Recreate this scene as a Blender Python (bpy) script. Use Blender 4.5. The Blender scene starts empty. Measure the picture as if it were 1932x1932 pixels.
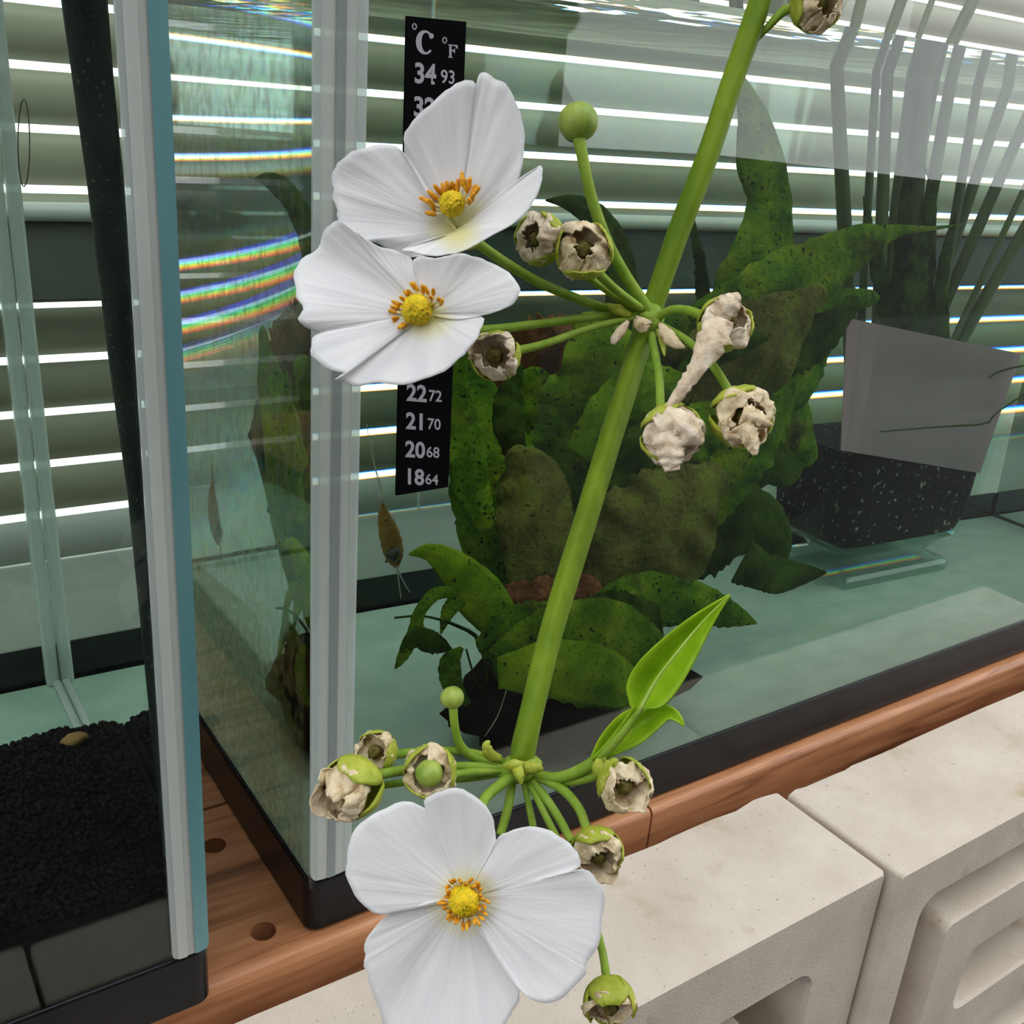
import bpy, bmesh, math, random
from mathutils import Vector, Matrix, noise, Euler

S = bpy.context.scene
COL = S.collection
random.seed(7)

# ------------------------------------------------------------------ camera
IMG = 1932.0
FOC = 1938.0
YAW, PITCH, ROLL = 0.6209, 0.3753, 0.0799
CAM = Vector((-0.1104, -0.2530, 0.2668))
cy, sy, cp, sp = math.cos(YAW), math.sin(YAW), math.cos(PITCH), math.sin(PITCH)
FWD = Vector((sy * cp, cy * cp, -sp))
_r = Vector((cy, -sy, 0)); _u = _r.cross(FWD)
RGT = math.cos(ROLL) * _r + math.sin(ROLL) * _u
UPV = -math.sin(ROLL) * _r + math.cos(ROLL) * _u
cd = bpy.data.cameras.new('camera'); cam = bpy.data.objects.new('camera', cd); COL.objects.link(cam)
cd.sensor_width = 36; cd.sensor_height = 36; cd.sensor_fit = 'HORIZONTAL'
cd.lens = FOC / IMG * 36; cd.clip_start = 0.005; cd.clip_end = 200
M = Matrix((RGT, UPV, -FWD)).transposed().to_4x4(); M.translation = CAM
cam.matrix_world = M
S.camera = cam

# ------------------------------------------------------------------ light: bright overcast sky, outdoors under no roof
W = bpy.data.worlds.new('overcast_sky'); S.world = W; W.use_nodes = True
bg = W.node_tree.nodes['Background']
bg.inputs['Color'].default_value = (0.97, 0.985, 1.0, 1); bg.inputs['Strength'].default_value = 2.3
S.view_settings.view_transform = 'Standard'; S.view_settings.look = 'None'
S.view_settings.exposure = 0.16; S.view_settings.gamma = 1.0
S.view_settings.use_curve_mapping = False
C = S.cycles
C.max_bounces = 14; C.diffuse_bounces = 4; C.glossy_bounces = 6; C.transmission_bounces = 10
C.transparent_max_bounces = 24; C.caustics_refractive = True; C.caustics_reflective = True
C.sample_clamp_indirect = 6.0; C.use_denoising = True
try:
    C.denoiser = 'OPENIMAGEDENOISE'
except Exception:
    pass

# ------------------------------------------------------------------ pixel -> place helpers (each thing gets its own real depth)
NW = 1.333
def ray(x, y):
    return FWD + RGT * ((x - 966) / FOC) - UPV * ((y - 966) / FOC)
def at(x, y, d):                      # d = distance along the view axis, metres
    return CAM + ray(x, y) * d
def on_y(x, y, Y):
    d = ray(x, y); return CAM + d * ((Y - CAM.y) / d.y)
def on_z(x, y, z):
    d = ray(x, y); return CAM + d * ((z - CAM.z) / d.z)
def wet(x, y, Y, y0=0.001):           # the place at depth Y in the tank water that shows at this pixel (bent at the front glass)
    d = ray(x, y); P = CAM + d * ((y0 - CAM.y) / d.y); d = d.normalized()
    c = d.y; e = 1 / NW; k = 1 - e * e * (1 - c * c)
    d2 = e * d + Vector((0, 1, 0)) * (math.sqrt(k) - e * c)
    return P + d2 * ((Y - P.y) / d2.y)

# ------------------------------------------------------------------ materials
def new_mat(name):
    m = bpy.data.materials.new(name); m.use_nodes = True
    nt = m.node_tree; nt.nodes.clear()
    out = nt.nodes.new('ShaderNodeOutputMaterial')
    return m, nt, out
def L(nt, a, b): nt.links.new(a, b)
def noise_node(nt, scale, detail=4, stretch=(1, 1, 1), coord='Object', rough=.55):
    tc = nt.nodes.new('ShaderNodeTexCoord'); mp = nt.nodes.new('ShaderNodeMapping'); mp.inputs['Scale'].default_value = stretch
    n = nt.nodes.new('ShaderNodeTexNoise'); n.inputs['Scale'].default_value = scale; n.inputs['Detail'].default_value = detail
    n.inputs['Roughness'].default_value = rough
    L(nt, tc.outputs[coord], mp.inputs['Vector']); L(nt, mp.outputs['Vector'], n.inputs['Vector'])
    return n
def ramp(nt, src, stops):
    r = nt.nodes.new('ShaderNodeValToRGB'); e = r.color_ramp.elements
    while len(e) < len(stops): e.new(.5)
    for i, (p, c) in enumerate(stops): e[i].position = p; e[i].color = (*c, 1)
    L(nt, src, r.inputs['Fac']); return r
def mixcol(nt, a, b, fac):
    m = nt.nodes.new('ShaderNodeMix'); m.data_type = 'RGBA'
    for sock, v in ((m.inputs[6], a), (m.inputs[7], b)):
        if hasattr(v, 'links'): L(nt, v, sock)
        else: sock.default_value = (*v, 1)
    if hasattr(fac, 'links'): L(nt, fac, m.inputs[0])
    else: m.inputs[0].default_value = fac
    return m.outputs[2]
def pmat(name, stops, scale=60, rough=.6, bump=0., bscale=None, stretch=(1, 1, 1), detail=4, spec=.4, coord='Object',
         spots=None, transl=0., coat=0., metallic=0., bdist=.0006):
    """stops: colour ramp over noise; spots: (scale, lo, hi, colour); transl: share of light let through"""
    m, nt, out = new_mat(name)
    if not isinstance(stops[0], (tuple, list)): stops = [(0.3, stops), (.7, stops)]
    n = noise_node(nt, scale, detail, stretch, coord)
    col = ramp(nt, n.outputs['Fac'], stops).outputs['Color']
    if spots:
        for (sc, lo, hi, c) in spots:
            n2 = noise_node(nt, sc, 3, (1, 1, 1), coord)
            f = ramp(nt, n2.outputs['Fac'], [(lo, (0, 0, 0)), (hi, (1, 1, 1))]).outputs['Color']
            col = mixcol(nt, col, c, f)
    p = nt.nodes.new('ShaderNodeBsdfPrincipled'); L(nt, col, p.inputs['Base Color'])
    p.inputs['Roughness'].default_value = rough; p.inputs['Specular IOR Level'].default_value = spec
    p.inputs['Metallic'].default_value = metallic
    if coat: p.inputs['Coat Weight'].default_value = coat; p.inputs['Coat Roughness'].default_value = .1
    b = None
    if bump:
        b = nt.nodes.new('ShaderNodeBump'); b.inputs['Strength'].default_value = bump; b.inputs['Distance'].default_value = bdist
        n3 = noise_node(nt, bscale or scale * 3, 5, stretch, coord)
        L(nt, n3.outputs['Fac'], b.inputs['Height']); L(nt, b.outputs['Normal'], p.inputs['Normal'])
    if transl:
        t = nt.nodes.new('ShaderNodeBsdfTranslucent'); L(nt, col, t.inputs['Color'])
        if b: L(nt, b.outputs['Normal'], t.inputs['Normal'])
        mx = nt.nodes.new('ShaderNodeMixShader'); mx.inputs[0].default_value = transl
        L(nt, p.outputs[0], mx.inputs[1]); L(nt, t.outputs[0], mx.inputs[2]); L(nt, mx.outputs[0], out.inputs['Surface'])
    else:
        L(nt, p.outputs[0], out.inputs['Surface'])
    return m
def pane_mat(name, tint, ior=1.5, body=0., bodycol=(.5, .5, .5), rough=0.0):
    """flat thin sheet: lets light straight through with a tint, Fresnel mirror on top; body = milky share"""
    m, nt, out = new_mat(name)
    t = nt.nodes.new('ShaderNodeBsdfTransparent'); t.inputs['Color'].default_value = (*tint, 1)
    g = nt.nodes.new('ShaderNodeBsdfGlossy'); g.inputs['Roughness'].default_value = rough
    f = nt.nodes.new('ShaderNodeFresnel')       # same strength from either side: the sheet does not bend light
    ge = nt.nodes.new('ShaderNodeNewGeometry'); mr = nt.nodes.new('ShaderNodeMapRange')
    mr.inputs['To Min'].default_value = ior; mr.inputs['To Max'].default_value = 1 / ior
    L(nt, ge.outputs['Backfacing'], mr.inputs['Value']); L(nt, mr.outputs['Result'], f.inputs['IOR'])
    last = t.outputs[0]
    if body:
        d = nt.nodes.new('ShaderNodeBsdfDiffuse'); d.inputs['Color'].default_value = (*bodycol, 1)
        tr = nt.nodes.new('ShaderNodeBsdfTranslucent'); tr.inputs['Color'].default_value = (*bodycol, 1)
        m0 = nt.nodes.new('ShaderNodeMixShader'); m0.inputs[0].default_value = .5
        L(nt, d.outputs[0], m0.inputs[1]); L(nt, tr.outputs[0], m0.inputs[2])
        m1 = nt.nodes.new('ShaderNodeMixShader'); m1.inputs[0].default_value = body
        L(nt, last, m1.inputs[1]); L(nt, m0.outputs[0], m1.inputs[2]); last = m1.outputs[0]
    m2 = nt.nodes.new('ShaderNodeMixShader')
    L(nt, f.outputs[0], m2.inputs[0]); L(nt, last, m2.inputs[1]); L(nt, g.outputs[0], m2.inputs[2])
    L(nt, m2.outputs[0], out.inputs['Surface']); return m
def water_mat(name, dispersive=False, absorb=(.62, .95, .78), dens=1.1):
    m, nt, out = new_mat(name)
    if dispersive:                      # water bends blue more than red
        last = None
        for c, ior in (((.40, 0, 0), 1.3245), ((.38, .12, 0), 1.3276), ((.22, .28, 0), 1.3306), ((0, .34, .04), 1.3338), ((0, .22, .20), 1.3370), ((0, .04, .38), 1.3404), ((0, 0, .38), 1.3438)):
            g = nt.nodes.new('ShaderNodeBsdfGlass'); g.inputs['Color'].default_value = (*c, 1)
            g.inputs['IOR'].default_value = ior; g.inputs['Roughness'].default_value = 0
            if last is None: last = g.outputs[0]
            else:
                a = nt.nodes.new('ShaderNodeAddShader'); L(nt, last, a.inputs[0]); L(nt, g.outputs[0], a.inputs[1]); last = a.outputs[0]
        L(nt, last, out.inputs['Surface'])
    else:
        g = nt.nodes.new('ShaderNodeBsdfGlass'); g.inputs['IOR'].default_value = NW; g.inputs['Roughness'].default_value = 0
        L(nt, g.outputs[0], out.inputs['Surface'])
    v = nt.nodes.new('ShaderNodeVolumeAbsorption'); v.inputs['Color'].default_value = (*absorb, 1); v.inputs['Density'].default_value = dens
    L(nt, v.outputs[0], out.inputs['Volume']); return m

def petal_mat():
    m, nt, out = new_mat('white_petal')
    tc = nt.nodes.new('ShaderNodeTexCoord'); mp = nt.nodes.new('ShaderNodeMapping'); mp.inputs['Scale'].default_value = (26, 1.3, 1)
    n = nt.nodes.new('ShaderNodeTexNoise'); n.inputs['Scale'].default_value = 1.0; n.inputs['Detail'].default_value = 5
    L(nt, tc.outputs['UV'], mp.inputs['Vector']); L(nt, mp.outputs['Vector'], n.inputs['Vector'])
    col = ramp(nt, n.outputs['Fac'], [(.3, (.86, .865, .885)), (.7, (.95, .95, .955))]).outputs['Color']
    sx = nt.nodes.new('ShaderNodeSeparateXYZ'); L(nt, tc.outputs['UV'], sx.inputs[0])
    f = ramp(nt, sx.outputs['Y'], [(.06, (1, 1, 1)), (.26, (0, 0, 0))]).outputs['Color']
    col = mixcol(nt, col, (.88, .85, .45), f)
    b = nt.nodes.new('ShaderNodeBump'); b.inputs['Strength'].default_value = .42; b.inputs['Distance'].default_value = .0008
    L(nt, n.outputs['Fac'], b.inputs['Height'])
    p = nt.nodes.new('ShaderNodeBsdfPrincipled'); L(nt, col, p.inputs['Base Color']); p.inputs['Roughness'].default_value = .65
    p.inputs['Specular IOR Level'].default_value = .25; L(nt, b.outputs['Normal'], p.inputs['Normal'])
    t = nt.nodes.new('ShaderNodeBsdfTranslucent'); L(nt, col, t.inputs['Color']); L(nt, b.outputs['Normal'], t.inputs['Normal'])
    mx = nt.nodes.new('ShaderNodeMixShader'); mx.inputs[0].default_value = .36
    L(nt, p.outputs[0], mx.inputs[1]); L(nt, t.outputs[0], mx.inputs[2]); L(nt, mx.outputs[0], out.inputs['Surface'])
    return m

MT = {}
MT['pane'] = pane_mat('tank_glass', (.965, .99, .98), ior=1.33)
MT['edge'] = pmat('green_glass_edge', [(.3, (.10, .25, .27)), (.7, (.17, .36, .38))], 30, .25, stretch=(1, 1, .1), spec=.6)
MT['seam'] = pane_mat('milky_silicone', (.86, .92, .92), body=.82, bodycol=(.90, .92, .89), rough=.2)
MT['seam_grey'] = pane_mat('grey_silicone', (.7, .76, .78), body=.85, bodycol=(.54, .60, .60), rough=.3)
MT['trimplastic'] = pane_mat('clear_corner_plastic', (.9, .95, .95), body=.6, bodycol=(.86, .9, .89), rough=.15)
MT['black'] = pmat('black_frame_plastic', [(.3, (.005, .005, .006)), (.7, (.010, .010, .012))], 40, .30, .2, 300, spec=.22)
MT['water'] = water_mat('tank_water')
MT['water_disp'] = water_mat('tank_water_back', True)
MT['floor_glass'] = pmat('tank_bottom', [(.3, (.30, .415, .335)), (.7, (.42, .525, .43))], 45, .5, .1, 900, spots=[(900, .68, .76, (.16, .22, .16)), (25, .58, .8, (.36, .46, .30))])
MT['algae'] = pane_mat('algae_film', (.78, .86, .72), body=.25, bodycol=(.30, .38, .20))
MT['soil'] = pmat('black_aquasoil', [(.3, (.006, .006, .006)), (.7, (.017, .016, .015))], 500, .8, spec=.1)
MT['petal'] = petal_mat()
MT['stem'] = pmat('green_stem', [(.3, (.12, .215, .010)), (.7, (.235, .35, .020))], 120, .5, .5, 700, stretch=(1, 1, .25), transl=.12, spec=.2)
MT['pedicel'] = pmat('pedicel_green', [(.3, (.17, .30, .02)), (.7, (.31, .45, .06))], 160, .5, .2, 500, spec=.2, transl=.12)
MT['leaf'] = pmat('plantlet_leaf', [(.3, (.33, .56, .012)), (.7, (.48, .72, .03))], 180, .42, .35, 420, transl=.4)
MT['leafrib'] = pmat('leaf_edge_green', [(.3, (.48, .68, .10)), (.7, (.55, .74, .18))], 100, .5, transl=.3)
MT['bud'] = pmat('bud_green', [(.3, (.17, .29, .03)), (.7, (.36, .44, .08))], 240, .45, .5, 500, stretch=(1, 1, .3), coord='Object')
MT['sepal'] = pmat('sepal_green', [(.3, (.30, .38, .02)), (.7, (.54, .58, .08))], 260, .5, .5, 900, transl=.15)
MT['wither'] = pmat('withered_petal', [(.30, (.40, .27, .13)), (.46, (.74, .60, .38)), (.7, (.92, .80, .58))], 330, .8, .8, 1400, transl=.12, spec=.15, bdist=.0004)
MT['wither_pink'] = pmat('withered_petal_pale', [(.28, (.52, .37, .22)), (.45, (.80, .66, .48)), (.7, (.96, .86, .70))], 300, .8, .8, 1400, transl=.15, spec=.15, bdist=.0004)
MT['witherdark'] = pmat('withered_stamens', [(.3, (.06, .06, .01)), (.7, (.22, .18, .05))], 900, .8, .8, 2000, spec=.15)
MT['anther'] = pmat('anther_orange', [(.3, (.55, .20, .006)), (.7, (.88, .46, .02))], 900, .6, .3, 2000)
MT['filament'] = pmat('filament_pale', [(.3, (.80, .74, .42)), (.7, (.88, .84, .60))], 300, .6, transl=.2)
MT['pistil'] = pmat('pistil_yellow', [(.35, (.62, .52, .01)), (.65, (.92, .60, .01))], 700, .55, .6, 1800, spec=.3)
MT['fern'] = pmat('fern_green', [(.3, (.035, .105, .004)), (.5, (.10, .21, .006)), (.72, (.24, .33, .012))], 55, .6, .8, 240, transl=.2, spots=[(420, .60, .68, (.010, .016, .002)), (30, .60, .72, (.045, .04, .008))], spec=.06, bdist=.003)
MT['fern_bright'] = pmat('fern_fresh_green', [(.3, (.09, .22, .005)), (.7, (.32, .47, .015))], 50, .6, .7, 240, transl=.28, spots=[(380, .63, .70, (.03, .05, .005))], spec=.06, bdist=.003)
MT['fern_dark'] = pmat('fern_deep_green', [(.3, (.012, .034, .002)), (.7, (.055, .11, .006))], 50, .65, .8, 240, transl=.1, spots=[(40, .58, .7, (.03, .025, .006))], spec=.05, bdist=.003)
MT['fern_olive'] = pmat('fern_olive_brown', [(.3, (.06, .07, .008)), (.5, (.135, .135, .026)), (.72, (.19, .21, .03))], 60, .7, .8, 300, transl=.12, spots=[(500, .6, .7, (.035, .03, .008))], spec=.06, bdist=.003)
MT['fern_red'] = pmat('fern_rust_root', [(.3, (.11, .035, .010)), (.7, (.30, .12, .035))], 160, .7, .9, 500, transl=.08, spec=.2, bdist=.003)
MT['drift'] = pmat('black_driftwood', [(.3, (.004, .004, .003)), (.7, (.011, .010, .006))], 60, .9, .8, 200, spec=.03)
MT['reed'] = pmat('rush_green', [(.3, (.05, .085, .02)), (.7, (.11, .15, .04))], 40, .5, .3, 200, stretch=(1, 1, .15), transl=.15)
MT['shrimp'] = pmat('shrimp_amber', [(.3, (.32, .16, .03)), (.7, (.56, .33, .09))], 300, .4, transl=.3, spots=[(600, .6, .68, (.10, .05, .02))])
MT['shrimp_dark'] = pmat('shrimp_dark', (.04, .035, .02), 200, .4)
MT['feeler'] = pmat('shrimp_feeler', (.62, .60, .48), 200, .5, transl=.3)
MT['cupglass'] = pane_mat('cup_glass', (.95, .985, .97), ior=1.12)
MT['cupreflect'] = pane_mat('cup_painted_reflection', (.6, .57, .58), ior=1.1, body=.85, bodycol=(.76, .56, .61))  # mauve grey reflection painted as a milky body colour
MT['cupfoot'] = pane_mat('cup_foot_glass', (.85, .96, .92), ior=1.7, body=.16, bodycol=(.7, .88, .82))
MT['cupsoil'] = pmat('cup_soil', [(.3, (.006, .006, .006)), (.7, (.016, .015, .015))], 400, .7, .6, 700, spots=[(260, .63, .68, (.30, .30, .24))], spec=.1)
MT['slat'] = pmat('blind_slat', [(.3, (.31, .295, .215)), (.7, (.385, .37, .28))], 12, .5, spec=.3)
MT['slatpale'] = pmat('blind_rail_pale', [(.3, (.5, .5, .46)), (.7, (.56, .56, .52))], 12, .5)
MT['railgrey'] = pmat('window_rail_dark', [(.3, (.10, .105, .09)), (.7, (.135, .14, .12))], 12, .5)
MT['sill'] = pmat('window_sill_grey', [(.3, (.30, .31, .27)), (.7, (.38, .39, .345))], 12, .6)
MT['cord'] = pmat('blind_cord', (.6, .6, .56), 50, .7)
MT['strip'] = pmat('thermometer_black', (.003, .003, .004), 50, .7, spec=.04)
MT['print'] = pmat('thermometer_print', (.42, .42, .47), 50, .6, spec=.2)
MT['copper'] = pmat('orange_pebble', [(.3, (.25, .12, .03)), (.7, (.42, .24, .08))], 200, .7, .5)
MT['tubedark'] = pmat('algae_black_tube', [(.3, (.006, .010, .010)), (.6, (.016, .030, .022)), (.75, (.02, .075, .03))], 60, .6, .5, 500, spots=[(700, .66, .7, (.12, .14, .12))], spec=.3)
MT['wire'] = pmat('dark_hair_wire', (.02, .02, .02), 100, .5)
MT['concrete'] = pmat('cast_concrete', [(.3, (.555, .485, .40)), (.5, (.62, .55, .465)), (.7, (.69, .62, .535))], 26, .9, .5, 900, detail=9,
                      spots=[(34, .63, .80, (.46, .36, .23)), (600, .68, .72, (.33, .29, .24))], spec=.12, bdist=.0007)
MT['floor'] = pmat('terrace_paving', [(.3, (.022, .020, .020)), (.7, (.036, .032, .032))], 3, .8, spec=.1)
MT['wallp'] = pmat('house_wall', [(.3, (.04, .034, .03)), (.7, (.06, .05, .045))], 3, .9, spec=.1)
MT['dark'] = pmat('dark_base_brick', [(.3, (.03, .027, .025)), (.7, (.05, .045, .04))], 20, .9, spec=.1)  # even dark brick colour of the base walls

def wood_mat():
    m, nt, out = new_mat('cherry_wood')
    tc = nt.nodes.new('ShaderNodeTexCoord'); mp = nt.nodes.new('ShaderNodeMapping'); mp.inputs['Scale'].default_value = (5, 62, 62)
    L(nt, tc.outputs['Object'], mp.inputs['Vector'])
    n0 = nt.nodes.new('ShaderNodeTexNoise'); n0.inputs['Scale'].default_value = .8; n0.inputs['Detail'].default_value = 2
    L(nt, mp.outputs['Vector'], n0.inputs['Vector'])
    w = nt.nodes.new('ShaderNodeTexNoise'); w.inputs['Scale'].default_value = 2.2; w.inputs['Detail'].default_value = 8
    w.inputs['Distortion'].default_value = 1.2; L(nt, mp.outputs['Vector'], w.inputs['Vector'])
    c = ramp(nt, w.outputs['Fac'], [(.30, (.10, .032, .012)), (.42, (.34, .13, .05)), (.58, (.50, .22, .095)), (.78, (.62, .32, .15))]).outputs['Color']
    c2 = ramp(nt, n0.outputs['Fac'], [(.35, (.30, .115, .05)), (.7, (.56, .28, .135))]).outputs['Color']
    col = mixcol(nt, c, c2, .30)
    p = nt.nodes.new('ShaderNodeBsdfPrincipled'); L(nt, col, p.inputs['Base Color']); p.inputs['Roughness'].default_value = .42
    b = nt.nodes.new('ShaderNodeBump'); b.inputs['Strength'].default_value = .25; b.inputs['Distance'].default_value = .0004
    L(nt, w.outputs['Fac'], b.inputs['Height']); L(nt, b.outputs['Normal'], p.inputs['Normal'])
    L(nt, p.outputs[0], out.inputs['Surface']); return m
MT['wood'] = wood_mat()

# ------------------------------------------------------------------ object helpers
def link(name, me, mat=None, parent=None, smooth=False):
    o = bpy.data.objects.new(name, me); COL.objects.link(o)
    if mat is not None:
        for m in (mat if isinstance(mat, (list, tuple)) else [mat]): me.materials.append(MT[m] if isinstance(m, str) else m)
    if smooth:
        me.polygons.foreach_set('use_smooth', [True] * len(me.polygons))
    if parent is not None: o.parent = parent; o.matrix_parent_inverse = parent.matrix_basis.inverted()
    return o
def from_bm(name, bm, mat=None, parent=None, smooth=False):
    me = bpy.data.meshes.new(name); bm.normal_update(); bm.to_mesh(me); bm.free()
    return link(name, me, mat, parent, smooth)
def from_py(name, vs, fs, mat=None, parent=None, smooth=False):
    me = bpy.data.meshes.new(name); me.from_pydata([tuple(v) for v in vs], [], fs); me.update()
    return link(name, me, mat, parent, smooth)
def empty(name, loc=(0, 0, 0), parent=None):
    o = bpy.data.objects.new(name, None); COL.objects.link(o); o.location = loc; o.empty_display_size = .01
    if parent is not None: o.parent = parent; o.matrix_parent_inverse = parent.matrix_basis.inverted()
    return o
def tag(o, label=None, cat=None, group=None, kind=None):
    if label: o['label'] = label
    if cat: o['category'] = cat
    if group: o['group'] = group
    if kind: o['kind'] = kind
    return o
def struct(o, label):
    o['kind'] = 'structure'; o['label'] = label; return o
def box(bm, x0, x1, y0, y1, z0, z1):
    v = [bm.verts.new((x, y, z)) for z in (z0, z1) for y in (y0, y1) for x in (x0, x1)]
    for f in ((0, 2, 3, 1), (4, 5, 7, 6), (0, 1, 5, 4), (2, 6, 7, 3), (0, 4, 6, 2), (1, 3, 7, 5)): bm.faces.new([v[i] for i in f])
def boxo(name, x0, x1, y0, y1, z0, z1, mat, parent=None, bevel=0, seg=2, smooth=False):
    bm = bmesh.new(); box(bm, x0, x1, y0, y1, z0, z1)
    if bevel: bmesh.ops.bevel(bm, geom=bm.edges[:], offset=bevel, segments=seg, profile=.5, affect='EDGES')
    return from_bm(name, bm, mat, parent, smooth)
def cr(pts, n):
    """Catmull-Rom through tuples, n samples"""
    P = [tuple(p) for p in pts]; k = len(P) - 1; out = []
    for i in range(n):
        t = i / (n - 1) * k; j = min(int(t), k - 1); u = t - j
        a, b, c, d = P[max(j - 1, 0)], P[j], P[j + 1], P[min(j + 2, k)]
        out.append(tuple(.5 * (2 * B + (-A + Cc) * u + (2 * A - 5 * B + 4 * Cc - D) * u * u + (-A + 3 * B - 3 * Cc + D) * u ** 3)
                         for A, B, Cc, D in zip(a, b, c, d)))
    return out
def tube_geo(pts, rad, seg=10, flat=None):
    """pts: Vectors, rad: list; closed ends"""
    vs, fs = [], []; n = len(pts); up = Vector((.3, .2, .9))
    for i, p in enumerate(pts):
        t = (pts[min(i + 1, n - 1)] - pts[max(i - 1, 0)]).normalized()
        a = t.cross(up)
        if a.length < 1e-4: a = t.cross(Vector((1, 0, 0)))
        a.normalize(); b = t.cross(a).normalized()
        for k in range(seg):
            th = 2 * math.pi * k / seg; r = rad[i] if hasattr(rad, '__len__') else rad
            if flat: r *= flat(th)
            vs.append(p + a * (math.cos(th) * r) + b * (math.sin(th) * r))
    for i in range(n - 1):
        for k in range(seg):
            fs.append((i * seg + k, i * seg + (k + 1) % seg, (i + 1) * seg + (k + 1) % seg, (i + 1) * seg + k))
    fs.append(tuple(reversed(range(seg)))); fs.append(tuple((n - 1) * seg + k for k in range(seg)))
    return vs, fs
def tube(name, pts, rad, mat, parent=None, seg=10, flat=None):
    vs, fs = tube_geo(pts, rad, seg, flat)
    return from_py(name, vs, fs, mat, parent, True)
def pxtube(name, pts, mat, parent, seg=10, n=16, to3d=at, flat=None):
    """pts: (px, py, width_px, depth)"""
    q = cr(pts, n); P = [to3d(a[0], a[1], a[3]) for a in q]
    R = [a[2] * .5 * (p - CAM).dot(FWD) / FOC for a, p in zip(q, P)]
    return tube(name, P, R, mat, parent, seg, flat)
def leaf_px(name, pts, mat, parent, to3d, n=26, cols=6, crease=.06, wav=.05, wn=5, seed=0, depthgain=1.0, jag=.0, thick=.00035, tip=0.):
    """a blade: centre line (px, py, width_px, depth); folded along the rib, edges waving in depth"""
    q = cr(pts, n); vs, fs, uv = [], [], []
    for i, a in enumerate(q):
        b0, b1 = q[max(i - 1, 0)], q[min(i + 1, n - 1)]
        tx, ty = b1[0] - b0[0], b1[1] - b0[1]; l = math.hypot(tx, ty) or 1
        nx, ny = -ty / l, tx / l
        base = to3d(a[0], a[1], a[3]); mpp = (base - CAM).dot(FWD) / FOC       # metres per pixel there
        w = max(a[2], 1.0); t_ = i / (n - 1)
        if tip and t_ > 1 - tip: w = max(1.0, max(w, pts[-2][2] * .6) * math.sqrt(max(0, 1 - ((t_ - 1 + tip) / tip) ** 2)))
        for c in range(cols + 1):
            s = c / cols * 2 - 1
            jj = 1 + jag * noise.noise(Vector((i * .9 + seed * 7, s * 3, seed))) * (abs(s) ** 2)
            off = s * w * .5 * jj
            dz = (-crease * (1 - abs(s)) + wav * abs(s) ** 1.5 * math.sin(i / n * wn * 6.28 + seed + (s > 0) * 1.7)) * w * mpp * depthgain
            vs.append(to3d(a[0] + nx * off, a[1] + ny * off, a[3] + dz))
            uv.append((c / cols, i / (n - 1)))
    for i in range(n - 1):
        for c in range(cols):
            k = i * (cols + 1) + c; fs.append((k, k + 1, k + cols + 2, k + cols + 1))
    o = from_py(name, vs, fs, mat, parent, True)
    sm = o.modifiers.new('thickness', 'SOLIDIFY'); sm.thickness = thick; sm.offset = 0
    return o

# ================================================================== SETTING
struct(boxo('floor', -30, 30, -30, .5, -.93, -.90, 'floor'), 'dark paved terrace floor under everything')
struct(boxo('wall_front', -4.5, 1.74, -2.4, -2.25, -.9, 3.0, 'wallp'), 'unseen brown wall added to shape the reflections in the tank glass')  # added out of view; its end bounds the dark part of the glass reflections
struct(boxo('wall_low', -.9, 1.3, -.072, .40, -.9, -.206, 'dark'), 'dark masonry base carrying blocks and shelf')
struct(boxo('wall_base', -.9, 1.3, .004, .46, -.206, -.0225, 'dark'), 'dark masonry base under the wooden shelf')
struct(boxo('wall_back', -1.6, 3.4, .3265, .46, -.0205, .0015, 'sill', None, .002), 'pale sill wall under the window blind')
struct(boxo('wall_upper', -1.6, 3.4, .41, .50, .68, 2.6, 'wallp'), 'brown wall above the window blind')
struct(boxo('wall_left', -1.75, -1.6, .30, .50, -.9, 2.6, 'wallp'), 'brown wall beside the window blind')
struct(boxo('wall_right', 3.4, 3.55, .30, .50, -.9, 2.6, 'wallp'), 'brown wall at the far end of the window blind')

# ------------------------------------------------------------------ venetian blind with bright slits
PITCHZ = .0297
blind = empty('venetian_blind', (.9, .42, .0))
tag(blind, 'grey horizontal slat blind with bright daylight slits behind both aquariums', 'blind')
bm = bmesh.new()
prof = [(-.5, -.0022), (-.25, .0006), (0, .0016), (.25, .0006), (.5, -.0022)]
def slat_mesh(h, tilt):
    vs, fs = [], []
    for x in (-2.48, 2.48):
        for th in (0, .0008):
            for (a, b) in prof:
                z = a * h; y = -b + th + z * tilt
                vs.append((x, y, z))
    n = len(prof)
    for s in range(n - 1):
        fs.append((s, s + 1, 2 * n + s + 1, 2 * n + s)); fs.append((n + s + 1, n + s, 3 * n + s, 3 * n + s + 1))
    fs.append((0, 2 * n, 3 * n, n)); fs.append((n - 1, 2 * n - 1, 4 * n - 1, 3 * n - 1))
    me = bpy.data.meshes.new('slat'); me.from_pydata(vs, [], fs); me.update(); me.materials.append(MT['slat'])
    me.polygons.foreach_set('use_smooth', [True] * len(me.polygons)); return me
sl = slat_mesh(.0257, -.06)
sl0 = sl.copy(); sl0.materials.clear(); sl0.materials.append(MT['slatpale'])
for k in range(0, 23):
    if k == 5: continue                      # the window's rail sits here
    o = link('bottom_rail' if k == 0 else 'slat', sl0 if k == 0 else sl, None, blind); o.location = (0, 0, (k + .5) * PITCHZ + .0003)
    o.location = Vector((0, 0, (k + .5) * PITCHZ + .0005)); o.matrix_parent_inverse = Matrix()
for x in (-.62, -.2, .22, .64):
    o = boxo('ladder_cord', -.0006, .0006, -.0042, -.003, .0, .68, 'cord'); o.parent = blind; o.location = (x - .9 + .42, 0, 0)
rail = boxo('trim_1', -1.58, 3.38, .402, .417, .1535, .1940, 'railgrey', None, .002)
struct(rail, 'dark window rail crossing the blind')
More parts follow.
